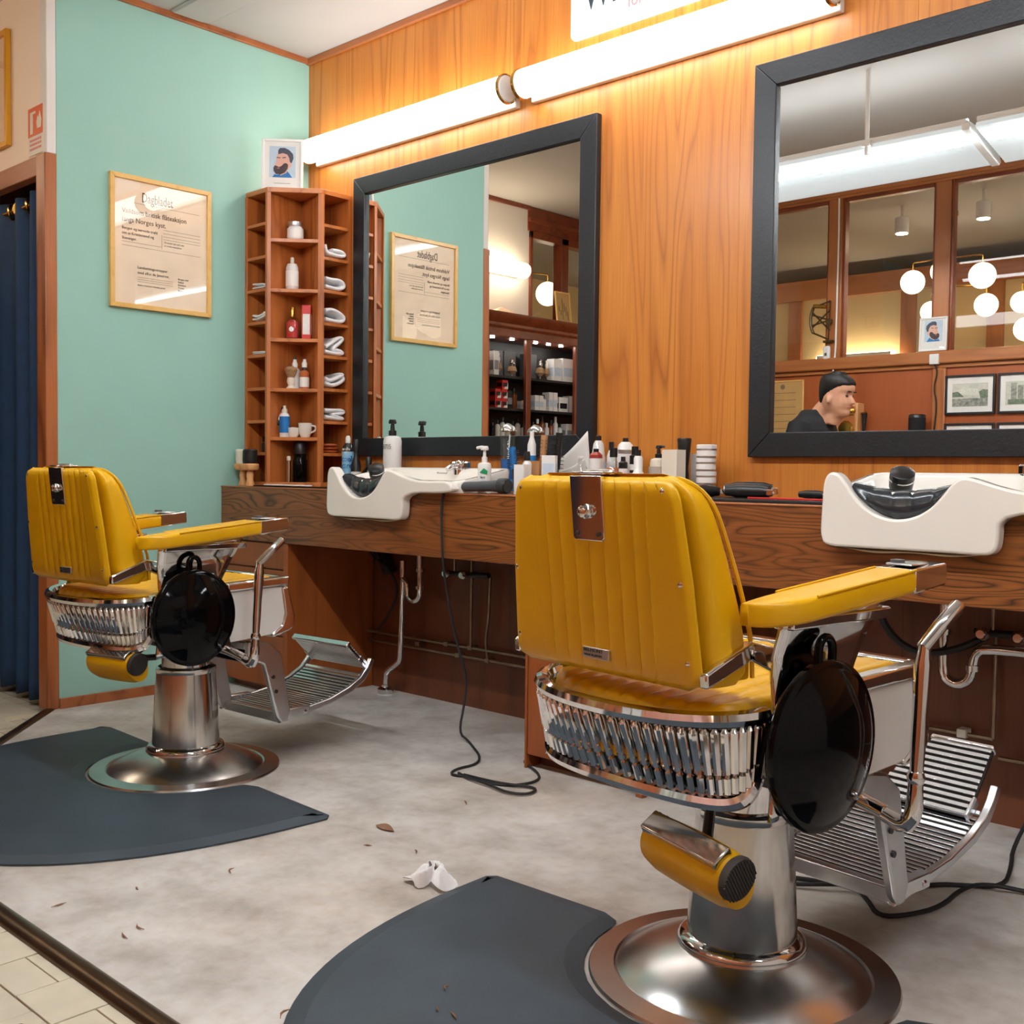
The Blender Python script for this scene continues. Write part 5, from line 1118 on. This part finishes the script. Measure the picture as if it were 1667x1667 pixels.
# ================================================================== DISPLAY CABINET (seen in the left mirror)
XC = -.86
dcab = thing('display_cabinet', 'mahogany display cabinet with open product shelves along the white wall', 'cabinet', (0, 0, -.01))
boxo('back_board', 'black_wood', -1.155, -1.14, -3.70, -1.34, .0, 2.03, dcab)
for y0, y1 in ((-2.175, -2.125), (-2.60, -2.55), (-3.14, -3.09), (-3.70, -3.65), (-1.75, -1.70), (-1.39, -1.34)): boxo('stile', 'mahogany_v', XC - .03, XC, y0, y1, .0, 1.93, dcab, .004)
for y0, y1 in ((-2.17, -2.155), (-3.70, -3.685), (-1.355, -1.34)): boxo('side_board', 'mahogany_v', -1.14, XC - .03, y0, y1, .0, 1.93, dcab)
boxo('top_rail', 'mahogany', -1.14, XC, -3.70, -1.34, 1.93, 1.985, dcab, .004)
MB().prism([(-1.14, 1.985), (XC, 1.985), (XC + .012, 2.0), (XC + .012, 2.02), (XC + .04, 2.05), (XC + .05, 2.075), (XC + .05, 2.09), (-1.14, 2.09)], -3.72, -1.32, 1).build('cornice', 'mahogany', dcab, .002)
SHZ = [1.665, 1.440, 1.235, .9, .45]
for z in SHZ: boxo('shelf_board', 'black_wood', -1.14, XC - .03, -3.68, -1.36, z - .016, z, dcab)
boxo('base_board', 'mahogany', -1.14, XC, -3.70, -1.34, 0, .12, dcab, .003)
emit('led_glow', (1.0, .96, .9, 1), 55)
for y in (-2.27, -2.47, -2.72, -2.86, -3.0, -3.2, -1.9): MB().lathe([(.016, 1.922), (.014, 1.93)], 14, Matrix.Translation((-.93, y, 0))).build('cabinet_light', 'led_glow', dcab)
def cab_item(kind, y, z, w, h, label, cat, mat, mat2='black_plastic', x=-.97, rz=0.0):
    z = z - .01; y = y - .115
    if kind == 'box': return carton('product_box', label, cat, (x, y, z), .07, w, h, mat, rz, 'goods in the display cabinet', mat2 != 'none', mat2, .25, .62)
    if kind == 'bottle': return lathe_thing('product_bottle', label, cat, (x, y, z), [('body', mat, [(w * .48, 0), (w * .5, .004), (w * .5, h * .68), (w * .22, h * .78)]), ('cap', mat2, [(w * .24, h * .78), (w * .24, h), (w * .2, h * 1.0 + .002)])], 'goods in the display cabinet', 14)
    if kind == 'brush': return lathe_thing('shaving_brush', label, cat, (x, y, z), [('stand', 'chrome', [(w * .5, 0), (w * .5, .006), (.006, .012), (.006, h * .25)]), ('bristles', 'bristle', [(w * .2, h * .2), (w * .5, h * .35), (w * .38, h * .58), (w * .2, h * .62)]), ('handle', mat, [(w * .2, h * .62), (w * .28, h * .75), (w * .18, h * .88), (w * .22, h)])], 'shaving brushes in the display cabinet', 14)
L1, L2, L3 = SHZ[0], SHZ[1], SHZ[2]
cab_item('box', -2.205, L1, .05, .17, 'white printed carton at the left end of the top cabinet shelf', 'box', 'paper_white', 'grey_print')
cab_item('brush', -2.255, L1, .06, .16, 'cream handled brush beside the printed carton, top cabinet shelf', 'brush', 'cream_plastic')
cab_item('box', -2.44, L1, .12, .19, 'grey display card behind the badger brush', 'card', 'grey_plastic', 'none', -1.06); cab_item('box', -2.315, L1, .10, .19, 'dark grey display card behind the cream handled brush', 'card', 'grey_plastic', 'none', -1.06)
cab_item('brush', -2.40, L1, .075, .13, 'dark badger brush standing in the middle of top cabinet shelf', 'brush', 'chrome')
cab_item('box', -2.67, L1, .11, .19, 'grey display card behind the silver tipped brush', 'card', 'grey_plastic', 'none', -1.06)
cab_item('brush', -2.70, L1, .07, .15, 'silver tipped brush right of the cabinet divider', 'brush', 'chrome'); cab_item('brush', -2.775, L1, .045, .15, 'slim brush beside the large white cartons', 'brush', 'cream_plastic')
cab_item('box', -2.86, L1, .09, .165, 'large white carton left in the row of two', 'box', 'paper_white', 'pale_blue_print'); cab_item('box', -2.98, L1, .13, .175, 'large white carton with round emblem on top cabinet shelf', 'box', 'paper_white', 'pale_blue_print')
k = 0
nm = ['bottom left', 'bottom right', 'middle left', 'middle right', 'top right']
for (y, z) in ((-2.21, 0), (-2.275, 0), (-2.21, .066), (-2.275, .066), (-2.28, .132)):
    t = carton('pomade_box', 'red white and black pomade box, %s of the pile' % nm[k], 'box', (-.95, y - .115, L2 - .01 + z), .06, .056, .064, 'red_print', 0, 'red pomade boxes in the display cabinet', True, 'black_plastic', .3, .72)
    MB().prism([(-.0285, .003), (.012, .003), (-.0285, .05)], .0302, .0308, 0).build('white_stripe', 'paper_white', t); k += 1
cab_item('box', -2.345, L2, .055, .125, 'tall black box with red lid beside the pomade pile', 'box', 'black_plastic', 'grey_print'); cab_item('bottle', -2.42, L2, .05, .15, 'olive bottle with black cap on the middle cabinet shelf', 'bottle', 'amber_glass'); cab_item('box', -2.485, L2, .045, .06, 'small white carton on the middle cabinet shelf', 'box', 'paper_white', 'pale_blue_print'); cab_item('bottle', -2.525, L2, .04, .09, 'white bottle next to the cabinet divider', 'bottle', 'white_plastic')
for j, (y, h) in enumerate(((-2.635, .11), (-2.685, .11), (-2.74, .12), (-2.79, .14), (-2.84, .14))):
    cab_item('bottle' if j == 2 else 'box', y, L2, .044, h, ['white carton nearest the divider, middle cabinet shelf', 'second white carton from the divider, middle cabinet shelf', 'white bottle with black cap among the white cartons', 'tall white carton after the white bottle', 'last tall white carton beside the striped box'][j], 'box' if j != 2 else 'bottle', 'paper_white', 'pale_blue_print' if j != 2 else 'black_plastic')
cab_item('box', -2.93, L2, .10, .11, 'white box with two black bars on the middle cabinet shelf', 'box', 'paper_white', 'black_plastic'); cab_item('box', -3.03, L2, .06, .125, 'grey white carton at the right end of middle cabinet shelf', 'box', 'frost', 'none'); cab_item('bottle', -2.89, L2, .04, .17, 'amber bottle behind the striped box', 'bottle', 'amber_glass', x=-1.07)
desc = ['cream', 'amber', 'dark', 'white', 'grey']
mats5 = ['cream_plastic', 'amber_glass', 'black_plastic', 'white_plastic', 'frost']
for j in range(7):
    m_ = (2, 0, 3, 0, 1, 4, 4)[j]
    cab_item('bottle', -2.205 - j * .052, L3, .040, .10 + .02 * (j % 3), '%s small bottle, %s from the left on the lowest visible cabinet shelf' % (desc[m_], ['first', 'second', 'third', 'fourth', 'fifth', 'sixth', 'seventh'][j]), 'bottle', mats5[m_])
for j in range(7):
    m_ = (2, 1, 1, 3, 1, 4, 3)[j]
    cab_item('bottle', -2.63 - j * .05, L3, .040, .12 + .025 * (j % 3), '%s dropper bottle, %s right of the divider on the lowest visible shelf' % (desc[m_], ['first', 'second', 'third', 'fourth', 'fifth', 'sixth', 'seventh'][j]), 'bottle', mats5[m_], 'white_plastic' if j % 2 else 'black_plastic')
cab_item('box', -3.02, L3, .11, .12, 'grey green carton at the right end of the lowest visible shelf', 'box', 'frost', 'grey_print')
py = thing('card_pyramid', 'folded peach card standing on top of the display cabinet', 'card', (-.93, -2.36, 2.08)); o = MB().add([(-.06, -.13, 0), (.06, -.13, 0), (.06, .13, 0), (-.06, .13, 0), (0, -.0, .055)], [(0, 3, 2, 1), (0, 1, 4), (1, 2, 4), (2, 3, 4), (3, 0, 4)]); o.build('card', 'peach_print', py); MB().box(-.06, .06, -.13, .13, -.0005, .001).build('fold', 'kraft', py)
fg = framed('framed_print', 'small pale framed map leaning on top of the display cabinet', 'picture', frame_mtx((-1.0, -3.20, 2.081), (0, 1, 0), (-.12, 0, 1)), .17, .26, .012, .012, 'pine_frame', lambda t, d: [MB().box(.03 + .02 * i, .036 + .02 * i, .05 + .03 * (i % 3), .12 + .03 * (i % 4), d, d + .0006).build('map_line', 'ink', t) for i in range(6)], mat_in='parchment')

# ================================================================== THINGS ON THE PARTITION (seen in the right mirror)
def scene_print(kind):
    def f(t, d):
        MB().box(.045, .265, .05, .195, d, d + .0006).build('photo', 'photo_pale', t)
        if kind == 0:
            MB().prism([(.10, .115), (.19, .125), (.235, .11), (.235, .150), (.19, .172), (.10, .155)], d + .0006, d + .0010).build('photo_building', 'photo_pale2', t); MB().prism([(.045, .10), (.09, .10), (.10, .14), (.075, .155), (.045, .15)], d + .0006, d + .0012).build('photo_tree', 'photo_green', t); MB().prism([(.19, .11), (.265, .11), (.265, .14), (.23, .145)], d + .0006, d + .0012).build('photo_tree', 'photo_green', t); MB().box(.045, .265, .05, .10, d + .0006, d + .0012).build('photo_square', 'photo_grey', t)
        else:
            for x, h in ((.05, .10), (.085, .12), (.12, .135), (.16, .11), (.20, .125)): MB().box(x, x + .033, .08, .06 + h, d + .0006, d + .0012).build('photo_building', 'photo_grey', t)
            MB().box(.05, .25, .055, .085, d + .0006, d + .0014).build('photo_cars', 'photo_green', t)
    return f
plain('photo_pale2', rgb(222, 222, 210), .5, var=.2, scale=120)
FX = lambda x, z: frame_mtx((x, YP + .002, z), (-1, 0, 0), (0, 0, 1))
for j, (x, z, kd, lb) in enumerate(((1.93, 1.378, 0, 'black framed print of a white building on the timber partition'), (2.255, 1.378, 1, 'black framed print of a city street on the timber partition'), (1.93, 1.075, 1, 'black framed print below the white building picture'), (2.255, 1.075, 0, 'black framed print below the city street picture'))):
    framed('framed_print', lb, 'picture', FX(x, z), .31, .248, .014, .018, 'black_wood', scene_print(kd), 'black framed prints on the partition')
framed('certificate', 'yellowed certificate with fine lettering on the timber partition', 'certificate', FX(.63, 1.18), .33, .47, .010, .012, 'pine_frame', lambda t, d: [MB().box(.06, .27, .08 + .05 * i, .084 + .05 * i, d, d + .0006).build('text_line', 'faded_ink', t) for i in range(7)] + [MB().lathe([(.018, d), (.018, d + .001)], 16, Matrix.Translation((.165, .425, 0))).build('crest', 'faded_ink', t)], mat_in='parchment')
def bw2(t, d): portrait(t, Matrix.Translation((.03, .06, d)), .115, .135)
framed('portrait_frame', 'white framed portrait of a bearded man standing on the partition rail', 'picture', frame_mtx((1.632, YP + .034, 1.786), (-1, 0, 0), (0, -.04, 1)), .178, .215, .012, .014, 'white_plastic', bw2)
sw = thing('socket', 'small white junction box under the portrait on the partition', 'socket', (1.56, YP + .03, 1.70)); MB().box(-.03, .03, 0, .03, 0, .065).build('box', 'white_plastic', sw, .004); MB().tube([(0, .012, 0), (.02, .008, -.05), (-.01, .0, -.15), (.015, -.004, -.25), (.0, -.004, -.42)], .005, 6, 2).build('cable', 'rubber_black', sw)
th = thing('thermostat', 'white oval detector on the partition post under the sextant', 'detector', (.81, YP + .02, 1.77)); MB().box(-.026, .026, 0, .03, 0, .10).build('body', 'white_plastic', th, .02, segs=4); MB().box(-.008, .008, .028, .032, .03, .05).build('window', 'grey_plastic', th)
tag(MB().tube([(.873, YP + .026, 2.86), (.876, YP + .026, 2.6), (.872, YP + .026, 2.1), (.874, YP + .034, 1.80), (.862, YP + .036, 1.76), (.862, YP + .036, 1.68), (.862, YP + .01, 1.5), (.862, YP + .01, 1.1)], .006, 8, 1).build('white_cable', 'white_plastic'), 'thin white cable running down the partition post', 'cable')
sx = thing('sextant', 'old brass sextant mounted on the partition post', 'sextant', (.80, YP + .025, 1.91))
arc = [(-.02 - .085 * math.cos(a), .03, .14 + .13 * math.sin(a)) for a in [-.75 + k * .15 for k in range(11)]]
plain('old_brass', rgb(92, 76, 52), .4, .8, var=.2)
MB().tube(arc, .011, 8).build('limb', 'old_brass', sx)
for p, q in (((.03, .03, .0), arc[0]), ((.04, .03, .26), arc[-1]), ((.03, .03, .0), (.04, .03, .26)), ((.035, .03, .13), arc[3]), ((.035, .03, .13), arc[7]), (arc[2], (.04, .03, .2)), (arc[8], (.04, .03, .06))): MB().tube([p, q], .006, 6).build('frame_bar', 'old_brass', sx)
MB().tube([(.02, .05, .22), (-.07, .06, .23)], .014, 10).build('telescope', 'brass', sx); MB().lathe([(.02, 0), (.02, .03)], 12, Matrix.Translation((.035, .05, .12)) @ Matrix.Rotation(PI / 2, 4, 'X')).build('mirror_mount', 'old_brass', sx); MB().box(-.01, .06, 0, .03, -.02, -.005).build('bracket', 'old_brass', sx)
tp = thing('wall_telephone', 'old wooden wall telephone with brass bells on the partition', 'telephone', (1.0, YP + .0, 1.18))
MB().box(-.075, .075, 0, .10, 0, .29).build('case', 'handle_wood', tp, .006); MB().box(-.06, .06, .10, .108, .02, .27).build('front_plate', 'partition_wood_v', tp, .003)
for x in (-.035, .035): MB().lathe([(.03, 0), (.028, .012), (.016, .022), (.005, .026)], 18, Matrix.Translation((x, .108, .235)) @ Matrix.Rotation(-PI / 2, 4, 'X')).build('bell', 'brass', tp)
MB().lathe([(.05, 0), (.052, .01), (.044, .02), (.02, .022)], 24, Matrix.Translation((0, .108, .12)) @ Matrix.Rotation(-PI / 2, 4, 'X')).build('dial', 'brass', tp)
MB().tube([(.105, .06, .05), (.105, .065, .12), (.105, .06, .22)], [.018, .011, .02], 12).build('receiver', 'black_plastic', tp); MB().tube([(.07, .05, .22), (.12, .06, .225)], .007, 8).build('hook', 'brass', tp); MB().tube([(.105, .06, .05), (.09, .07, -.06), (.03, .05, -.04), (.0, .05, .0)], .004, 6, 2).build('cord', 'rubber_black', tp)
ws = thing('wall_shelf', 'narrow dark wall shelf on the timber partition', 'shelf', (1.5, YP, 1.245)); MB().box(-.19, .19, 0, .17, 0, .02).build('board', 'partition_wood', ws, .003)
for x in (-.15, .15): MB().prism([(0, 0), (.12, 0), (0, -.1)], x - .008, x + .008, 0).build('bracket', 'partition_wood_v', ws, .002)
lathe_thing('loudspeaker', 'black cylindrical speaker standing on the narrow wall shelf', 'speaker', (1.475, YP + .09, 1.2655), [('body', 'black_plastic', [(.05, 0), (.052, .004), (.052, .11), (.049, .114)]), ('grille', 'black_cloth', [(.0528, .01), (.0528, .095)]), ('top', 'black_gloss', [(.045, .114), (.043, .116)])])
# globe chandeliers and spots in the room beyond
def chandelier(x, y, z, globes, label):
    t = thing('chandelier', label, 'chandelier', (x, y, z), group='brass globe chandeliers in the next room')
    MB().tube([(0, 0, 0), (0, 0, ZC - z - .03)], .008, 8).build('stem', 'brass', t); MB().lathe([(.06, ZC - z - .03), (.06, ZC - z)], 20).build('ceiling_rose', 'brass', t)
    for gx, gy, gz, r in globes:
        a = MB().tube([(0, 0, gz + r + .06), (gx * .96, gy * .96, gz + r + .06), (gx, gy, gz + r + .05), (gx, gy, gz + r)], .006, 8).build('arm', 'brass', t)
        MB().lathe([(r * math.sin(PI * k / 14) + .0005, -r * math.cos(PI * k / 14)) for k in range(15)], 24, Matrix.Translation((gx, gy, gz))).build('globe', 'globe_glow', t)
chandelier(1.12, -5.05, 2.3, [(-.28, -.02, .17, .09), (-.15, -.25, .27, .085), (.25, -.0, .16, .095), (.24, -.12, -.04, .085), (-.1, .05, -.08, .08)], 'brass chandelier of white globes seen through the middle partition window')
chandelier(1.72, -5.3, 2.1, [(-.05, .2, -.05, .085), (.25, .1, .15, .085), (-.2, -.15, .2, .08)], 'brass chandelier of white globes beyond the right partition window')
chandelier(-1.8, -3.4, 2.35, [(.16, .28, .25, .10), (.05, .10, .02, .10), (.1, -.32, .12, .1), (-.2, .1, .3, .09)], 'brass chandelier of white globes behind the cabinet window'); chandelier(3.6, -5.2, 2.3, [(-.25, 0, .1, .09), (.25, 0, .2, .09), (0, .25, 0, .09)], 'brass globe chandelier farthest along the next room')
for x_, y_, l_ in ((-1.9, -5.6, 'added brass globe fill light nearest the end wall of the next room'), (2.75, -4.6, 'added brass globe fill light behind the fifth partition window'), (5.2, -5.4, 'added brass globe fill light at the far right of the next room')): chandelier(x_, y_, 2.62, [(-.25, .1, .05, .13), (.25, .1, .05, .13), (0, -.25, .05, .13), (0, .2, -.05, .13)], l_)  # extra globe lights added further along to brighten the next room
def spot(x, y, label):
    t = thing('ceiling_spot', label, 'spot lamp', (x, y, ZC), group='white ceiling spots in the next room'); MB().tube([(0, 0, 0), (0, 0, -.09)], .012, 8).build('stem', 'white_enamel', t); MB().lathe([(.05, -.20), (.05, -.09), (.045, -.085)], 20).build('can', 'white_enamel', t); MB().lathe([(.04, -.203), (.04, -.199)], 20).build('bulb', 'spot_glow', t)
spot(.93, -4.65, 'white ceiling spot seen through the middle partition window'); spot(1.55, -4.55, 'white ceiling spot seen through the right partition window'); spot(2.6, -4.6, 'white ceiling spot farther along the next room')
t = thing('wall_lamp', 'warm tube lamp glowing on the lobby front of the next room', 'lamp', (-.62, -6.37, 2.05)); MB().lathe([(.04, 0), (.06, .01), (.06, .75), (.04, .76)], 20, RX).build('diffuser_tube', 'side_tube_glow', t); MB().box(.02, .74, .02, .058, -.05, .05).build('base_plate', 'white_enamel', t, .003)

# ================================================================== PERSON ON A STOOL (seen in the right mirror)
PX, PY = 1.30, -2.62
sto = thing('bar_stool', 'black topped stool carrying the seated person', 'stool', (PX, PY, -.0105))
MB().lathe([(.17, .70), (.18, .71), (.18, .745), (.16, .76)], 32).build('seat', 'black_plastic', sto); MB().lathe([(.02, .02), (.02, .70)], 16).build('column', 'chrome', sto); MB().lathe([(.2, 0), (.2, .008), (.03, .02)], 32).build('foot', 'chrome', sto)
MB().tube([(.17 * math.cos(a) + .05, .17 * math.sin(a), .345) for a in [2 * PI * k / 24 for k in range(25)]], .010, 8).build('foot_ring', 'chrome', sto); MB().tube([(-.02, 0, .345), (.21, 0, .345)], .009, 8).build('foot_ring', 'chrome', sto)
pe = thing('person', 'person with short black hair and black t-shirt smiling in profile', 'person', (PX, PY, 0))
def ell(c, a, b_, n, tilt=0):
    return [Vector((c[0] + a * math.cos(t_), c[1] + b_ * math.sin(t_), c[2] + tilt * math.cos(t_) * a)) for t_ in [2 * PI * k / n for k in range(n)]]
BZ = .10
HT = Matrix.Translation((.150, 0, 1.335)) @ Matrix.Rotation(math.radians(9), 4, 'Y')
head = [(-.06, .035, -.055, .052), (-.02, .045, -.058, .053), (-.004, .078, -.060, .052), (.006, .088, -.064, .053), (.02, .091, -.070, .058), (.032, .086, -.075, .062), (.042, .088, -.079, .065), (.050, .094, -.082, .067), (.058, .091, -.085, .068), (.066, .095, -.087, .069), (.075, .094, -.09, .070), (.09, .090, -.094, .072), (.105, .086, -.098, .073),
        (.12, .084, -.100, .074), (.132, .088, -.102, .075), (.145, .094, -.103, .076), (.17, .092, -.102, .076), (.19, .083, -.098, .073), (.21, .066, -.086, .064), (.222, .045, -.068, .050), (.231, .015, -.035, .028)]
def hring(z, xf, xb, w, n=32, off=0.0, gate=None):
    out = []
    for k in range(n):
        a = 2 * PI * k / n; c, s = math.cos(a), math.sin(a)
        x = (xf if c > 0 else -xb) * math.copysign(abs(c) ** .9, c); y = w * math.copysign(abs(s) ** .85, s)
        d = off(a) if callable(off) else off
        l = math.hypot(x, y) + 1e-6; out.append(HT @ Vector((x + x / l * d, y + y / l * d, z)))
    return out
bd = MB(); bd.rings([hring(*h) for h in head])
bd.rings([[HT @ Vector((x, y * w_, z)) for x, z in ((.07, .118), (.093, .112), (.112, .088), (.119, .077), (.114, .070), (.092, .066), (.07, .07))] for y, w_ in ((-.013, 1.0), (0, 1), (.013, 1.0))])   # nose bridge
for s in (-1, 1):
    bd.lathe([(.004, -.009), (.02, -.004), (.022, .004), (.006, .009)], 14, HT @ Matrix.Translation((-.008, s * .075, .088)) @ Matrix.Rotation(PI / 2 + s * .25, 4, 'X') @ Matrix.Diagonal((.75, 1.4, 1, 1)))
bd.tube([(.02, 0, 1.28), (.07, 0, 1.34), (.125, 0, 1.40)], [.062, .056, .054], 18, 1)
tor = [(0, .66, .13, .165), (.0, .74, .125, .16), (-.005, .84, .112, .145), (-.002, .95, .115, .155), (.008, 1.06, .12, .175), (.016, 1.14, .115, .185), (.02, 1.19, .095, .165), (.022, 1.225, .07, .10), (.03, 1.245, .055, .06)]
lb = MB(); lb.rings([ell((x, 0, z), a, b_, 28) for x, z, a, b_ in tor])
for s in (-1, 1):
    lb.tube([(.018, s * .165, 1.17), (.03, s * .215, 1.05), (.06, s * .225, .90), (.20, s * .17, .84), (.33, s * .12, .80)], [.052, .046, .040, .034, .026], 14, 1)
    lb.tube([(0, s * .085, .70), (.20, s * .11, .72), (.42, s * .115, .71), (.46, s * .115, .66), (.42, s * .11, .46), (.36, s * .10, .28)], [.088, .080, .062, .056, .052, .038], 16, 1)
    lb.tube([(.34, s * .10, .285), (.44, s * .105, .272), (.56, s * .11, .265)], [.036, .036, .024], 12, 1)
    # palm and fingers resting on the thigh
    lb.tube([(.32, s * .12, .80), (.37, s * .115, .798), (.41, s * .11, .79)], [.026, .032, .028], 12, 1)
    for j, (dy, L) in enumerate(((-.024, .055), (-.008, .066), (.008, .06), (.022, .046))): lb.tube([(.405, s * .11 + dy, .792), (.405 + L * .6, s * .11 + dy * 1.15, .788), (.405 + L, s * .11 + dy * 1.2, .772)], [.0095, .009, .0075], 8, 1)
    lb.tube([(.355, s * .085, .798), (.385, s * .066, .795), (.412, s * .06, .785)], [.012, .011, .008], 8, 1)
bd.add([(x, y, z + BZ) for x, y, z in lb.v], lb.f)
body = bd.build('body', 'skin', pe, 0, 180); rm = body.modifiers.new('remesh', 'REMESH'); rm.mode = 'VOXEL'; rm.voxel_size = .0065; rm.use_smooth_shade = True
sm = body.modifiers.new('smooth', 'SMOOTH'); sm.factor = .5; sm.iterations = 3
hb = MB()
def gate(z):
    def f(a):
        c = math.cos(a)
        lim = interp([(.03, -.75), (.06, -.55), (.10, -.30), (.13, .05), (.155, .35), (.172, .75), (.185, 2)], z)
        k = max(0.0, min(1.0, (lim - c) / .35 + .3)); k = k * k * (3 - 2 * k); return -.006 + (.011 + .005 * min(1, max(0, (z - .15) / .05))) * k
    return f
hz = [.035, .05, .065, .08, .095, .11, .125, .14, .155, .165, .175, .185, .195, .21, .222, .232]
def hv(i, z): return interp([(h[0], h[i]) for h in head], z)
hr_ = [hring(z, hv(1, z), hv(2, z), hv(3, z), 48, gate(z)) for z in hz]
top_ = hring(.243, .02, -.03, .03, 48, .01); hb.rings(hr_ + [top_])
hb.build('hair', 'hair_black', pe, 0, 180).modifiers.new('smooth', 'SMOOTH').iterations = 2
for s in (-1, 1):
    MB().lathe([(.0105 * math.sin(PI * k / 8) + .0003, -.0105 * math.cos(PI * k / 8)) for k in range(9)], 12, HT @ Matrix.Translation((.0735, s * .032, .113))).build('eye', 'ink', pe)
    MB().box(.083, .094, s * .03 - .017, s * .03 + .017, .134, .141, HT).build('eyebrow', 'hair_black', pe, .003)
MB().tube([HT @ Vector((.084, -.024, .056)), HT @ Vector((.0935, -.012, .0535)), HT @ Vector((.0945, 0, .053)), HT @ Vector((.0935, .012, .0535)), HT @ Vector((.084, .024, .056))], .003, 6, 1).build('lips', 'pink_print', pe)
cl = MB(); cl.rings([ell((x, 0, z), a + .012, b_ + .012, 28) for x, z, a, b_ in tor[1:7]] + [ell((.022, 0, 1.225), .082, .115, 28), ell((.026, 0, 1.255), .074, .078, 28), ell((.028, 0, 1.262), .066, .070, 28)])
for s in (-1, 1): cl.tube([(.018, s * .15, 1.17), (.03, s * .215, 1.05), (.04, s * .224, .985)], [.066, .062, .062], 14, 1)
cl.v = [(x, y, z + BZ) for x, y, z in cl.v]; o = cl.build('t_shirt', 'black_cloth', pe, 0, 180); r = o.modifiers.new('remesh', 'REMESH'); r.mode = 'VOXEL'; r.voxel_size = .008; r.use_smooth_shade = True
cl = MB(); cl.rings([ell((0, 0, z), a, b_, 24) for z, a, b_ in ((.655, .13, .17), (.70, .143, .18), (.79, .135, .17))])
for s in (-1, 1): cl.tube([(0, s * .085, .71), (.20, s * .11, .72), (.42, s * .115, .71), (.465, s * .115, .66), (.42, s * .11, .46), (.365, s * .10, .30)], [.098, .090, .073, .068, .062, .052], 16, 1)
cl.v = [(x, y, z + BZ) for x, y, z in cl.v]; o = cl.build('trousers', 'denim', pe, 0, 180); r = o.modifiers.new('remesh', 'REMESH'); r.mode = 'VOXEL'; r.voxel_size = .008; r.use_smooth_shade = True
for s in (-1, 1):
    sb_ = MB(); sb_.tube([(.31, s * .10, .29), (.42, s * .105, .285), (.52, s * .11, .276), (.60, s * .11, .270)], [.044, .047, .042, .026], 14, 1); so = sb_.build('shoe', 'black_plastic', pe, 0, 180); so.location.z = BZ; MB().box(.29, .61, s * .108 - .038, s * .108 + .038, .245, .258).build('sole', 'white_plastic', so, .01)
